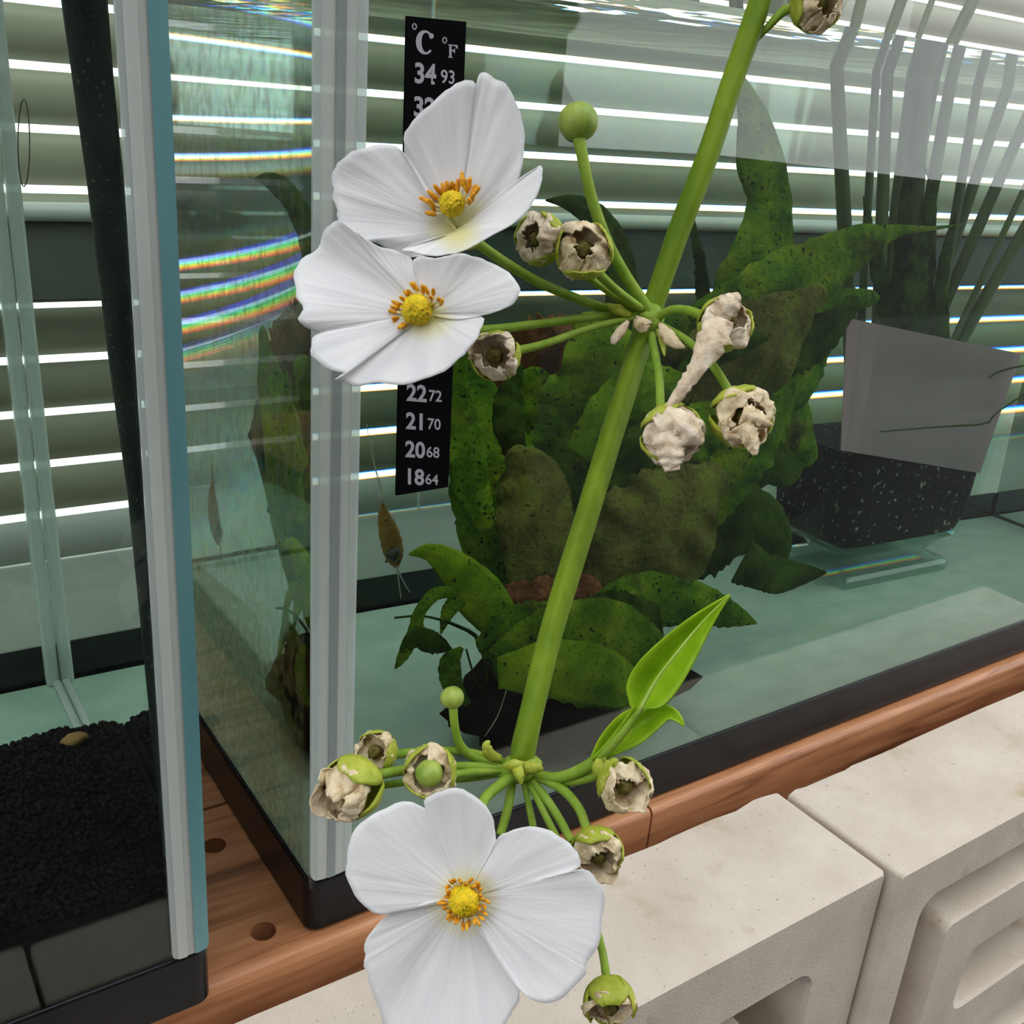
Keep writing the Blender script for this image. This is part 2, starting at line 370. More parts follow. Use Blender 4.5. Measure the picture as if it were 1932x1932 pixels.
struct(boxo('trim_2', -1.58, 3.38, .397, .417, .1950, .2030, 'slatpale', None, .003, 3, True), 'pale rounded lip on top of the window rail')

# ------------------------------------------------------------------ wooden shelf of planks with round holes
shelf = empty('wooden_shelf', (0, .15, 0))
tag(shelf, 'reddish brown wooden plank shelf with round holes carrying both aquariums', 'shelf')
def plank(x0, x1, y0, y1, holes=()):
    bm = bmesh.new(); T = -.020
    xs = [x0] + sum([[h[0] - .009, h[0] + .009] for h in holes[:1]], []) + [x1]
    cells = []
    if holes:
        hx = holes[0][0]; ys = [y0] + [(holes[i][1] + holes[i + 1][1]) / 2 for i in range(len(holes) - 1)] + [y1]
        for a, b in ((x0, hx - .012), (hx + .012, x1)):
            cells.append((a, b, ys, None))
        for i, h in enumerate(holes): cells.append((hx - .012, hx + .012, [ys[i], ys[i + 1]], h))
    else:
        cells.append((x0, x1, [y0, y1], None))
    def V(x, y, z): return bm.verts.new((x, y, z))
    for a, b, ys, h in cells:
        for j in range(len(ys) - 1):
            c, d = ys[j], ys[j + 1]
            if h is None:
                for z, flip in ((0, 0), (T, 1)):
                    q = [V(a, c, z), V(b, c, z), V(b, d, z), V(a, d, z)]; bm.faces.new(q[::-1] if flip else q)
            else:
                N = 32; r = .0043; hx, hy = h
                ring = [[V(hx + r * math.cos(t * 2 * math.pi / N), hy + r * math.sin(t * 2 * math.pi / N), z) for t in range(N)] for z in (0, T)]
                # square outline sampled at the same angles
                for zi, z in enumerate((0, T)):
                    outl = []
                    for t in range(N):
                        ca, sa = math.cos(t * 2 * math.pi / N), math.sin(t * 2 * math.pi / N)
                        k = min((b - hx) / ca if ca > 1e-6 else 9, (a - hx) / ca if ca < -1e-6 else 9, (d - hy) / sa if sa > 1e-6 else 9, (c - hy) / sa if sa < -1e-6 else 9)
                        outl.append(V(hx + ca * k, hy + sa * k, z))
                    cor = [V(b, d, z), V(a, d, z), V(a, c, z), V(b, c, z)]
                    for t in range(N):
                        t2 = (t + 1) % N; q = [ring[zi][t], outl[t], outl[t2], ring[zi][t2]]
                        bm.faces.new(q if zi == 0 else q[::-1])
                        p, p2 = outl[t].co, outl[t2].co
                        for cv in cor:
                            if abs(p.x - p2.x) > 1e-7 and abs(p.y - p2.y) > 1e-7 and min(abs(cv.co.x - p.x), abs(cv.co.x - p2.x)) < 1e-7 and min(abs(cv.co.y - p.y), abs(cv.co.y - p2.y)) < 1e-7:
                                tri = [outl[t], cv, outl[t2]]; bm.faces.new(tri if zi == 0 else tri[::-1])
                for t in range(N):
                    t2 = (t + 1) % N; bm.faces.new((ring[0][t], ring[0][t2], ring[1][t2], ring[1][t]))
    for (a, c, b, d) in ((x0, y0, x1, y0), (x1, y0, x1, y1), (x1, y1, x0, y1), (x0, y1, x0, y0)):
        bm.faces.new([V(a, c, T), V(b, d, T), V(b, d, 0), V(a, c, 0)])
    bmesh.ops.remove_doubles(bm, verts=bm.verts[:], dist=1e-6)
    return from_bm('plank', bm, 'wood', shelf)
plank(-.85, 1.25, .0009, .0805, [(-.0123, .0096), (-.0132, .0591)][:1] + [(-.0123, .0591)])
plank(-.85, 1.25, .0820, .1620, [(-.0123, .105), (-.0123, .140)])
plank(-.85, 1.25, .1635, .2435); plank(-.85, 1.25, .2450, .3250)
# rounded front lip, two lengths butted
def lip(x0, x1):
    bm = bmesh.new(); box(bm, x0, x1, -.0052, .0008, -.034, -.0001)
    es = [e for e in bm.edges if all(abs(v.co.y + .0052) < 1e-6 and v.co.z > -.01 for v in e.verts) and abs(e.verts[0].co.x - e.verts[1].co.x) > .01]
    bmesh.ops.bevel(bm, geom=es, offset=.0032, segments=4, profile=.5, affect='EDGES')
    return from_bm('front_lip', bm, 'wood', shelf, False)
lip(-.85, .1500); lip(.1512, 1.25)

# ------------------------------------------------------------------ cast concrete screen blocks
def rrect(x0, x1, z0, z1, r, n=6):
    pts = []
    for cx, cz, a0 in ((x1 - r, z1 - r, 0), (x0 + r, z1 - r, 90), (x0 + r, z0 + r, 180), (x1 - r, z0 + r, 270)):
        for i in range(n + 1):
            a = math.radians(a0 + 90 * i / n); pts.append((cx + r * math.cos(a), cz + r * math.sin(a)))
    return pts
def conc_block(x0, x1, yf, yb, zt, H, seed, label, ra=.022, rb=.050, rc=.077):
    Lx = x1 - x0; bm = bmesh.new()
    # loops from the back edge, over the outside, into the stepped front: (rounded rect inset, y, radius)
    loops = [(.0, yb, .0020), (.0, yf + .0015, .0020), (.0012, yf, .0020),
             (ra, yf, .011), (ra + .0015, yf + .002, .011), (ra + .0015, yf + .030, .011),
             (rb - .0012, yf + .030, .005), (rb - .0012, yf + .0012, .005), (rb, yf, .005),
             (rc, yf, .010), (rc + .0015, yf + .0015, .010), (rc + .0015, yf + .045, .010)]
    rings = []
    for ins, y, r in loops:
        P = rrect(x0 + ins, x1 - ins, zt - H + ins, zt - ins, r)
        rings.append([bm.verts.new((px, y, pz)) for px, pz in P])
    n = len(rings[0])
    for a, b in zip(rings, rings[1:]):
        for i in range(n):
            j = (i + 1) % n; bm.faces.new((a[i], a[j], b[j], b[i]))
    bm.faces.new(rings[-1]); bm.faces.new(rings[0][::-1])
    # fine cuts across the top so its back arris can be ragged
    top = [f for f in bm.faces if abs(f.normal.z) > .9 or True]
    bm.normal_update()
    tops = [f for f in bm.faces if f.normal.z > .99 and min(v.co.z for v in f.verts) > zt - .001 and (max(v.co.x for v in f.verts) - min(v.co.x for v in f.verts)) > .1]
    es = set(e for f in tops for e in f.edges if abs(e.verts[0].co.x - e.verts[1].co.x) > .1)
    bmesh.ops.subdivide_edges(bm, edges=list(es), cuts=90, use_grid_fill=True)
    for v in bm.verts:
        if abs(v.co.y - yb) < 1e-6 and v.co.z > zt - .004:
            s = noise.noise(Vector((v.co.x * 60, seed, 0))) * .0022 + noise.noise(Vector((v.co.x * 260, seed, 3))) * .0012
            v.co.y += s - .0008
    bmesh.ops.recalc_face_normals(bm, faces=bm.faces[:])
    o = from_bm('concrete_block', bm, 'concrete')
    tag(o, label, 'concrete block', 'concrete screen blocks in front of the shelf'); return o
ZT = -.0105
conc_block(-.382, -.0806, -.0735, -.0128, ZT, .1945, 1, 'pale concrete block in front of the aquarium with black soil')
conc_block(-.0790, .2205, -.0720, -.0124, ZT, .1945, 2, 'pale concrete block below the lowest open white flower', .034, .060, .080)
conc_block(.2235, .5240, -.0770, -.0158, ZT, .1945, 3, 'pale concrete block with stepped square recess, at the lower right corner')

# ================================================================== AQUARIUMS
def aquarium(name, label, x0, x1, y0, y1, top, trim_w, seam, hb=.022):
    t = empty(name, ((x0 + x1) / 2, (y0 + y1) / 2, 0)); tag(t, label, 'aquarium', 'rimmed glass aquariums')
    g = .0008; T = .0012
    # black bottom frame: a tray with rounded upright corners
    bm = bmesh.new()
    def ring(ins, z, r): return [bm.verts.new((a, b, z)) for a, b in rrect(x0 + ins, x1 - ins, y0 + ins, y1 - ins, r)]
    R = [ring(.002, .0, .004), ring(0, .0015, .005), ring(0, hb - .0010, .005), ring(.0003, hb - .0002, .005), ring(.0007, hb, .005), ring(.0014, hb, .004), ring(.0014, .0026, .004)]
    n = len(R[0])
    for a, b in zip(R, R[1:]):
        for i in range(n): bm.faces.new((a[i], a[(i + 1) % n], b[(i + 1) % n], b[i]))
    bm.faces.new(R[0][::-1]); bm.faces.new(R[-1])
    from_bm('base_frame', bm, 'black', t, False)
    gx0, gx1, gy0, gy1 = x0 + g, x1 - g, y0 + g, y1 - g
    def sheet(nm, vs, mat='pane'):
        return from_py(nm, vs, [(0, 1, 2, 3)], mat, t)
    zb = hb
    boxo('front_pane', gx0, gx1, gy0, gy0 + .0004, zb - .003, top, 'pane', t)
    boxo('back_pane', gx0, gx1, gy1 - .0004, gy1, zb - .003, top, 'pane', t)
    boxo('side_pane', gx0, gx0 + .0004, gy0 + .0005, gy1 - .0005, zb - .003, top, 'pane', t)
    boxo('side_pane', gx1 - .0004, gx1, gy0 + .0005, gy1 - .0005, zb - .003, top, 'pane', t)
    boxo('bottom_pane', x0 + .005, x1 - .005, y0 + .005, y1 - .005, .0034, .0045, 'floor_glass', t)
    return t
LX1, LY0 = -.0364, -.0105
TOP = .365
left = aquarium('glass_aquarium', 'clear glass aquarium holding black soil, at the left edge', -.340, LX1, LY0, .2895, TOP, 0, 0)
right = aquarium('glass_aquarium', 'large clear glass aquarium holding ferns and a shrimp', 0, .62, 0, .300, TOP, 0, 0)

def water(name, label, x0, x1, y0, y1, z1, mats, back_slot):
    e = .0016
    X0, X1, Y0, Y1, Z0 = x0 + e, x1 - e, y0 + e, y1 - e, .0030
    nx = 64; ny = 30; vs, fs, mi = [], [], []
    # rippled top
    for j in range(ny + 1):
        for i in range(nx + 1):
            x = X0 + (X1 - X0) * i / nx; y = Y0 + (Y1 - Y0) * j / ny
            edge = min(i, nx - i, j, ny - j)
            z = z1 + (noise.noise(Vector((x * 40, y * 40, 1))) * .00012 if edge > 0 else 0)
            vs.append((x, y, z))
    for j in range(ny):
        for i in range(nx):
            k = j * (nx + 1) + i; fs.append((k, k + 1, k + nx + 2, k + nx + 1)); mi.append(0)
    base = len(vs); vs += [(X0, Y0, Z0), (X1, Y0, Z0), (X1, Y1, Z0), (X0, Y1, Z0)]
    rowf = list(range(nx + 1)); rowb = [ny * (nx + 1) + i for i in range(nx + 1)]
    colL = [j * (nx + 1) for j in range(ny + 1)]; colR = [j * (nx + 1) + nx for j in range(ny + 1)]
    fs.append(tuple([base, base + 1] + rowf[::-1])); mi.append(0)
    fs.append(tuple([base + 2, base + 3] + rowb)); mi.append(back_slot)
    fs.append(tuple([base + 3, base] + colL)); mi.append(0)
    fs.append(tuple([base + 1, base + 2] + colR[::-1])); mi.append(0)
    fs.append((base + 3, base + 2, base + 1, base)); mi.append(0)
    o = from_py(name, vs, fs, mats); o.data.polygons.foreach_set('material_index', mi); o.data.update()
    tag(o, label, 'water'); return o
water('tank_water', 'clear still water filling the aquarium with black soil', -.340, LX1, LY0, .2895, .300, ['water'], 0)
water('tank_water', 'clear greenish water around the submerged ferns', 0, .62, 0, .300, .300, ['water', 'water_disp'], 1)

def film_mat(name, col, scale, lo, hi, dens, zfade):
    m, nt, out = new_mat(name)
    n = noise_node(nt, scale, 6, (1, 1, .6)); f = ramp(nt, n.outputs['Fac'], [(lo, (0, 0, 0)), (hi, (dens,) * 3)]).outputs['Color']
    n2 = noise_node(nt, scale * 22, 3); g = ramp(nt, n2.outputs['Fac'], [(.35, (.35,) * 3), (.7, (1, 1, 1))]).outputs['Color']
    mu = nt.nodes.new('ShaderNodeMath'); mu.operation = 'MULTIPLY'; L(nt, f, mu.inputs[0]); L(nt, g, mu.inputs[1])
    t = nt.nodes.new('ShaderNodeBsdfTransparent'); d = nt.nodes.new('ShaderNodeBsdfDiffuse'); d.inputs['Color'].default_value = (*col, 1)
    tr = nt.nodes.new('ShaderNodeBsdfTranslucent'); tr.inputs['Color'].default_value = (*col, 1)
    a = nt.nodes.new('ShaderNodeMixShader'); a.inputs[0].default_value = .5; L(nt, d.outputs[0], a.inputs[1]); L(nt, tr.outputs[0], a.inputs[2])
    mx = nt.nodes.new('ShaderNodeMixShader'); L(nt, mu.outputs[0], mx.inputs[0]); L(nt, t.outputs[0], mx.inputs[1]); L(nt, a.outputs[0], mx.inputs[2])
    L(nt, mx.outputs[0], out.inputs['Surface']); return m
MT['film'] = film_mat('algae_growth', (.26, .30, .10), 16, .30, .60, .85, 0)
from_py('algae_film', [(.0026, .010, .0060), (.0026, .200, .0060), (.0026, .170, .085), (.0026, .050, .100), (.0026, .010, .070)], [(0, 1, 2, 3, 4)], 'film', right)
MT['dust'] = film_mat('fine_algae_specks', (.50, .44, .20), 300, .44, .64, .62, 0)
from_py('algae_film', [(.0023, .008, .0060), (.0023, .292, .0060), (.0023, .292, .290), (.0023, .008, .290)], [(0, 1, 2, 3)], 'dust', right)
# corner plastic and silicone, parts of their tanks
def corner(parent, x0, x1, y, z0, z1, bands, rnd):
    """upright flat strip on the front face made of side-by-side ribs, with a rounded foot"""
    for a, b, mat, d in bands:
        xa, xb = x0 + (x1 - x0) * a, x0 + (x1 - x0) * b
        bm = bmesh.new(); n = 8; w = x1 - x0
        def foot(x):
            s = abs((x - x0) / w * 2 - 1); return z0 + rnd * (1 - math.sqrt(max(0, 1 - s ** 4)))
        lo = [bm.verts.new((xa + (xb - xa) * i / n, y - d, foot(xa + (xb - xa) * i / n))) for i in range(n + 1)]
        hi = [bm.verts.new((xa + (xb - xa) * i / n, y - d, z1)) for i in range(n + 1)]
        for i in range(n): bm.faces.new((lo[i], lo[i + 1], hi[i + 1], hi[i]))
        r = bmesh.ops.extrude_face_region(bm, geom=bm.faces[:])
        bmesh.ops.translate(bm, verts=[v for v in r['geom'] if isinstance(v, bmesh.types.BMVert)], vec=(0, d * .8 + .0003, 0))
        bmesh.ops.recalc_face_normals(bm, faces=bm.faces[:])
        from_bm('corner_strip', bm, mat, parent)
corner(right, .0006, .0150, .0006, .0225, TOP, [(0, .16, 'trimplastic', .0012), (.16, .42, 'seam', .0009), (.42, .60, 'seam_grey', .0012), (.60, .82, 'seam', .0010), (.82, 1, 'trimplastic', .0012)], .004)
corner(left, -.0480, -.0372, LY0 + .0006, .0225, TOP, [(0, .14, 'trimplastic', .0010), (.14, .40, 'seam', .0012), (.40, .62, 'seam', .0008), (.62, 1, 'edge', .0012)], .002)
boxo('silicone_seam', LX1 - .0075, LX1 - .0020, .2800, .2868, .0046, TOP, 'seam', left, .0012)
boxo('silicone_seam', LX1 - .0052, LX1 - .0018, .004, .2795, .0046, .0078, 'seam', left, .0008)
boxo('silicone_seam', .6075, .6185, .0022, .0036, .021, TOP, 'seam', right)
# black rim round the top of each tank (just above the picture)
for t_, a, b, c_, d_ in ((left, -.340, LX1, LY0, .2895), (right, 0, .62, 0, .300)):
    bm = bmesh.new()
    for q in ((a, b, c_, c_ + .004), (a, b, d_ - .004, d_), (a, a + .004, c_ + .004, d_ - .004), (b - .004, b, c_ + .004, d_ - .004)):
        box(bm, q[0], q[1], q[2], q[3], TOP, TOP + .018)
    from_bm('top_frame', bm, 'black', t_)

# ================================================================== LEFT TANK CONTENTS
def soil_h(x, y):
    back = .128 + .012 * noise.noise(Vector((x * 30, 2, 0)))
    f = max(0, min(1, (back + .022 - y) / .040)); f = f * f * (3 - 2 * f)
    h = .0045 + (.042 + .012 * max(0, min(1, (-x - .05) / .10)) + .008 * max(0, min(1, (y - .01) / .09))) * f
    return h + .0016 * noise.noise(Vector((x * 70, y * 70, 5))) * f
def make_soil():
    x0, x1, y0, y1 = -.336, LX1 - .0022, LY0 + .0022, .170
    nx, ny = 60, 40; vs, fs = [], []
    for j in range(ny + 1):
        for i in range(nx + 1):
            x = x0 + (x1 - x0) * i / nx; y = y0 + (y1 - y0) * j / ny; vs.append((x, y, max(.0047, soil_h(x, y) - .0006)))
    for j in range(ny):
        for i in range(nx):
            k = j * (nx + 1) + i; fs.append((k, k + 1, k + nx + 2, k + nx + 1))
    # skirt down to the glass floor
    def skirt(idx):
        b = len(vs)
        for i in idx: vs.append((vs[i][0], vs[i][1], .0046))
        for k in range(len(idx) - 1): fs.append((idx[k], b + k, b + k + 1, idx[k + 1]))
    skirt([i for i in range(nx + 1)]); skirt([j * (nx + 1) + nx for j in range(ny + 1)])
    bm = bmesh.new(); bmesh.ops.create_icosphere(bm, subdivisions=1, radius=1); bm.verts.ensure_lookup_table()
    tv = [v.co.copy() for v in bm.verts]; tf = [tuple(v.index for v in f.verts) for f in bm.faces]; bm.free()
    rnd = random.Random(3); y = y0 + .001; step = .0022
    def grain(px, py, pz, r):
        b = len(vs); q = Euler((rnd.random() * 6, rnd.random() * 6, 0)).to_matrix(); sc = Vector((1, rnd.uniform(.8, 1.1), rnd.uniform(.75, 1)))
        for v in tv: w = q @ Vector((v.x * sc.x, v.y * sc.y, v.z * sc.z)); vs.append((px + w.x * r, py + w.y * r, pz + w.z * r))
        fs.extend(tuple(i + b for i in f) for f in tf)
    while y < .158:
        x = -.20
        while x < x1 - .0014:
            px, py = x + rnd.uniform(-.0008, .0008), y + rnd.uniform(-.0008, .0008)
            h = soil_h(px, py)
            if h > .0056 and px < x1 - .0012 and py > y0 + .0010: grain(px, py, h + rnd.uniform(-.0006, .0006), rnd.uniform(.00105, .0015))
            x += step
        y += step * .9
    # grains pressed against the front glass
    z = .0215
    while z < .062:
        x = -.20
        while x < x1 - .0014:
            px = x + rnd.uniform(-.0007, .0007)
            if z < soil_h(px, y0 + .002): grain(px, y0 + .0016, z + rnd.uniform(-.0006, .0006), rnd.uniform(.0010, .0014))
            x += step
        z += .0021
    o = from_py('aquarium_soil', vs, fs, 'soil', None, True)
    tag(o, 'mound of black granular planting soil in the narrow aquarium', 'soil', kind='stuff')
make_soil()
def lump(name, c, rad, mat, seed=0, amp=.25, freq=1.2, sub=3, parent=None, smooth=True, rot=(0, 0, 0)):
    bm = bmesh.new(); bmesh.ops.create_icosphere(bm, subdivisions=sub, radius=1); R = Euler(rot).to_matrix()
    for v in bm.verts:
        d = v.co.normalized(); k = 1 + amp * noise.fractal(d * freq + Vector((seed * 3.1, seed, 0)), .8, 2.1, 4)
        v.co = c + R @ Vector((d.x * rad[0] * k, d.y * rad[1] * k, d.z * rad[2] * k))
    return from_bm(name, bm, mat, parent, smooth)
pp = wet(141, 1390, .100, LY0)
pp.z = soil_h(pp.x, pp.y) + .0022
tag(lump('orange_pebble', pp, (.0042, .0028, .0026), 'copper', 4, .3, 1.1), 'small orange brown pebble lying on the black soil', 'pebble')
# algae-covered tube leaning along the right pane of the narrow tank
def wet_x(x, y, X):
    a, b = wet(x, y, .02, LY0), wet(x, y, .30, LY0); return a + (b - a) * ((X - a.x) / (b.x - a.x))
P0, P1 = wet_x(146, -150, LX1 - .0078), wet_x(262, 930, LX1 - .0056)
P2 = P1 + (P1 - P0) * ((P1.z - .044) / (P0.z - P1.z)); P2.y = max(P2.y, LY0 + .012); P2.x = LX1 - .0052
tag(tube('algae_tube', [(P0.lerp(P1, i / 20) + Vector((0, .0012 * math.sin(i * .5), 0))) for i in range(21)] + [P1.lerp(P2, i / 10) for i in range(1, 11)], [.0056 - .0026 * i / 20 for i in range(21)] + [.0029] * 10, 'tubedark', None, 12),
    'black algae-covered tube leaning inside the narrow aquarium', 'tube')
ringp = [on_y(45 + 11 * math.cos(a), 270 + 82 * math.sin(a), LY0 - .0009 - .0006 * math.cos(a)) for a in [i / 48 * 2 * math.pi for i in range(49)]]
tag(tube('wire_loop', ringp, .00013, 'wire', None, 6), 'thin dark wire loop hanging against the left aquarium', 'wire loop')

# ================================================================== RIGHT TANK CONTENTS
drift = []
bm = bmesh.new(); bmesh.ops.create_icosphere(bm, subdivisions=4, radius=1)
for v in bm.verts:
    d = v.co.normalized(); k = 1 + .28 * noise.fractal(d * 1.6 + Vector((4, 1, 0)), .8, 2.1, 5)
    v.co = Vector((.150 + d.x * .056 * k, .092 + d.y * .046 * k, max(.0046, .024 + d.z * .024 * k)))
tag(from_bm('driftwood', bm, 'drift', None, True), 'black lump of sunken wood under the ferns', 'driftwood')

fern = empty('java_fern', (.165, .10, .05))
tag(fern, 'dark green submerged fern clump with broad mottled leaves', 'aquatic plant')
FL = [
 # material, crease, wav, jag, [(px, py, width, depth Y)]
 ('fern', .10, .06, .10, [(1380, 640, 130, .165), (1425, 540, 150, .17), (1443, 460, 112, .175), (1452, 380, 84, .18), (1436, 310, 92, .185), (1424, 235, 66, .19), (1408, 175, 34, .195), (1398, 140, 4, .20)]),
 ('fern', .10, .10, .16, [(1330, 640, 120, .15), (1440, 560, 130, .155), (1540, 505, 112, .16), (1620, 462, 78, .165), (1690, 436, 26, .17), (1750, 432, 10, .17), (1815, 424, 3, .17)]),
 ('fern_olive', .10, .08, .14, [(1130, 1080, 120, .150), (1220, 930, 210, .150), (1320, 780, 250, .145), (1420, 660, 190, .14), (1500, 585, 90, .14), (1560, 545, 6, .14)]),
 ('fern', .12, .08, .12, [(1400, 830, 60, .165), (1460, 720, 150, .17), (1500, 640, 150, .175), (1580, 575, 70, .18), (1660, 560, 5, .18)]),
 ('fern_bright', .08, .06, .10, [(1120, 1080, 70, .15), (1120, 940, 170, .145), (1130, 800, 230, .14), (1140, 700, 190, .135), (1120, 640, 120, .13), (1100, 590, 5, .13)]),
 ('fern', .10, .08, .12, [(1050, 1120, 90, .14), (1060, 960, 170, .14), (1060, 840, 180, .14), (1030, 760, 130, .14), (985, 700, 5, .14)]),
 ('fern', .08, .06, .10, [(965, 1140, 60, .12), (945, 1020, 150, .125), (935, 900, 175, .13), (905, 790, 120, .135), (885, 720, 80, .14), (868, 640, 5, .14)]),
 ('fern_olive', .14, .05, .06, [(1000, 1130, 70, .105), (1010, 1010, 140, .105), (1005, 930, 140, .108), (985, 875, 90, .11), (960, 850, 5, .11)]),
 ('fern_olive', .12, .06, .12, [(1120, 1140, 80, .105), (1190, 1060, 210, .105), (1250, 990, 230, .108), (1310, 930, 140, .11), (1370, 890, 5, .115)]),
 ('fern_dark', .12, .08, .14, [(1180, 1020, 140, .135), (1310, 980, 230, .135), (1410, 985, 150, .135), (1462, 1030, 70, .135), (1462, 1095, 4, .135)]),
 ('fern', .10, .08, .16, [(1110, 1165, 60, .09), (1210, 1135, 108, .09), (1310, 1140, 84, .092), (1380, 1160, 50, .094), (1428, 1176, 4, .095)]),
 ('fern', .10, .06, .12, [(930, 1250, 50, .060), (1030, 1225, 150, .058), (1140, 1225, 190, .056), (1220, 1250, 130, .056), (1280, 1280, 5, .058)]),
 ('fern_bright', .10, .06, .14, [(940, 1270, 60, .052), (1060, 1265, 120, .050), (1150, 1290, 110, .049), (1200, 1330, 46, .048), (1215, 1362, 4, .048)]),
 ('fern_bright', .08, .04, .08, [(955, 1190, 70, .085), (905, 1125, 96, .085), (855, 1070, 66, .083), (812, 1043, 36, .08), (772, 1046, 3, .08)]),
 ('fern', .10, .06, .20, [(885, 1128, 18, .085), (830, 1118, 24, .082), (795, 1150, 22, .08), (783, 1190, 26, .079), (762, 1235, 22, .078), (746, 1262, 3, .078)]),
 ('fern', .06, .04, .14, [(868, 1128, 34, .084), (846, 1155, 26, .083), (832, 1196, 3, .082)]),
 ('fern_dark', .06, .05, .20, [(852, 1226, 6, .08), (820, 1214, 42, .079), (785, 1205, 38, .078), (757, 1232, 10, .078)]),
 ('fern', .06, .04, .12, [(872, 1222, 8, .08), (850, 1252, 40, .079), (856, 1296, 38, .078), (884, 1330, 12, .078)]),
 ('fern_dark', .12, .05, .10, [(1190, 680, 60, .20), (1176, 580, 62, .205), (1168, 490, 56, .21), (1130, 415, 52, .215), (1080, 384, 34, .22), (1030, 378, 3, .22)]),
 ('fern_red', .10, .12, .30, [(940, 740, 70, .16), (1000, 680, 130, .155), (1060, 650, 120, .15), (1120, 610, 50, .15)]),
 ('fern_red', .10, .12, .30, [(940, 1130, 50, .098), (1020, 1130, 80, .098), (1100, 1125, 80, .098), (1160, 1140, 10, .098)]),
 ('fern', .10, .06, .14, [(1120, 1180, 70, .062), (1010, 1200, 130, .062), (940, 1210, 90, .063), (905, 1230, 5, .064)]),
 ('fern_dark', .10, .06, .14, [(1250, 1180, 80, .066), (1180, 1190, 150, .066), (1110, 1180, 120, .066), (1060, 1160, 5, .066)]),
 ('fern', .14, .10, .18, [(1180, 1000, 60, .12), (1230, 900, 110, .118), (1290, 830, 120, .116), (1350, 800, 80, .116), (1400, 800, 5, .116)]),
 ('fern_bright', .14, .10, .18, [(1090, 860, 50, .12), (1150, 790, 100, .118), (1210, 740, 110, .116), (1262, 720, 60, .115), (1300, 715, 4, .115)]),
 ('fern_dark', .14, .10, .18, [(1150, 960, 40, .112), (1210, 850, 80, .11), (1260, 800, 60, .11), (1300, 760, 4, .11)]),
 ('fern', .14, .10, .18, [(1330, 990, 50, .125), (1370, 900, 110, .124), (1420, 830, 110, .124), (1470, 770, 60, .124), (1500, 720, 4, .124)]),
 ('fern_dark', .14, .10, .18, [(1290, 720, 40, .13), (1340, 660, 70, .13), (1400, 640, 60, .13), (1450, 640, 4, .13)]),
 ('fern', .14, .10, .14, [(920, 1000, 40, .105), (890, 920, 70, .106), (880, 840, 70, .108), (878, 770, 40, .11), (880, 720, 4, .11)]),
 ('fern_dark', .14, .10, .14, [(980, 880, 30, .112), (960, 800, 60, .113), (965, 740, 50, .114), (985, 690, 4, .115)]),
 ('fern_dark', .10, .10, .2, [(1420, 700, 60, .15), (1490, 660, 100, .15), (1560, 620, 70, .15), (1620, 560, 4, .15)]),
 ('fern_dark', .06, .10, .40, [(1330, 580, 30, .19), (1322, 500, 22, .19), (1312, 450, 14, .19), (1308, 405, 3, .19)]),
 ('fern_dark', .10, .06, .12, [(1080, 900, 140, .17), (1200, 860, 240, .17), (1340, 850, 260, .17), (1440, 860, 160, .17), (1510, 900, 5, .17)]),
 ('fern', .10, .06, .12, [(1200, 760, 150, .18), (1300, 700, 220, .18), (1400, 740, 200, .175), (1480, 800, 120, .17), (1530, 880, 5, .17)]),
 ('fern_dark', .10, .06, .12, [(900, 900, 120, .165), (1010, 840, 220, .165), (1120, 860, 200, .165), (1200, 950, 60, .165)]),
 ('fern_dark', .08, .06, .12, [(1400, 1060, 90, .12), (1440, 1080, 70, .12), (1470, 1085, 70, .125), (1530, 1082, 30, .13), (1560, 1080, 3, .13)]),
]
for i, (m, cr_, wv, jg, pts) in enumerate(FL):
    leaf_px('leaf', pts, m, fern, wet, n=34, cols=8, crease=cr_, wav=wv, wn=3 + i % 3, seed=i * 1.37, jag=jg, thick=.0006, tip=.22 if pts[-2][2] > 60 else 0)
# rhizome roots and runners
for pts in ([(745, 1166, 5, .08), (800, 1163, 5, .08), (860, 1180, 7, .082), (905, 1210, 8, .084), (920, 1290, 5, .08)],
            [(930, 1200, 10, .085), (925, 1250, 9, .084), (945, 1290, 7, .083)], [(955, 1200, 9, .086), (958, 1260, 8, .085), (965, 1300, 6, .084)],
            [(985, 1195, 9, .087), (980, 1250, 8, .086), (990, 1300, 6, .085)], [(880, 1225, 4, .08), (900, 1290, 4, .079), (915, 1300, 3, .079)],
            [(862, 990, 10, .13), (872, 965, 5, .13), (892, 970, 3, .13)], [(960, 1290, 2, .07), (940, 1350, 2, .068), (915, 1390, 1.5, .066)]):
    pxtube('root', pts, 'fern_dark' if pts[0][2] > 2.5 else 'feeler', fern, 6, 14, wet)

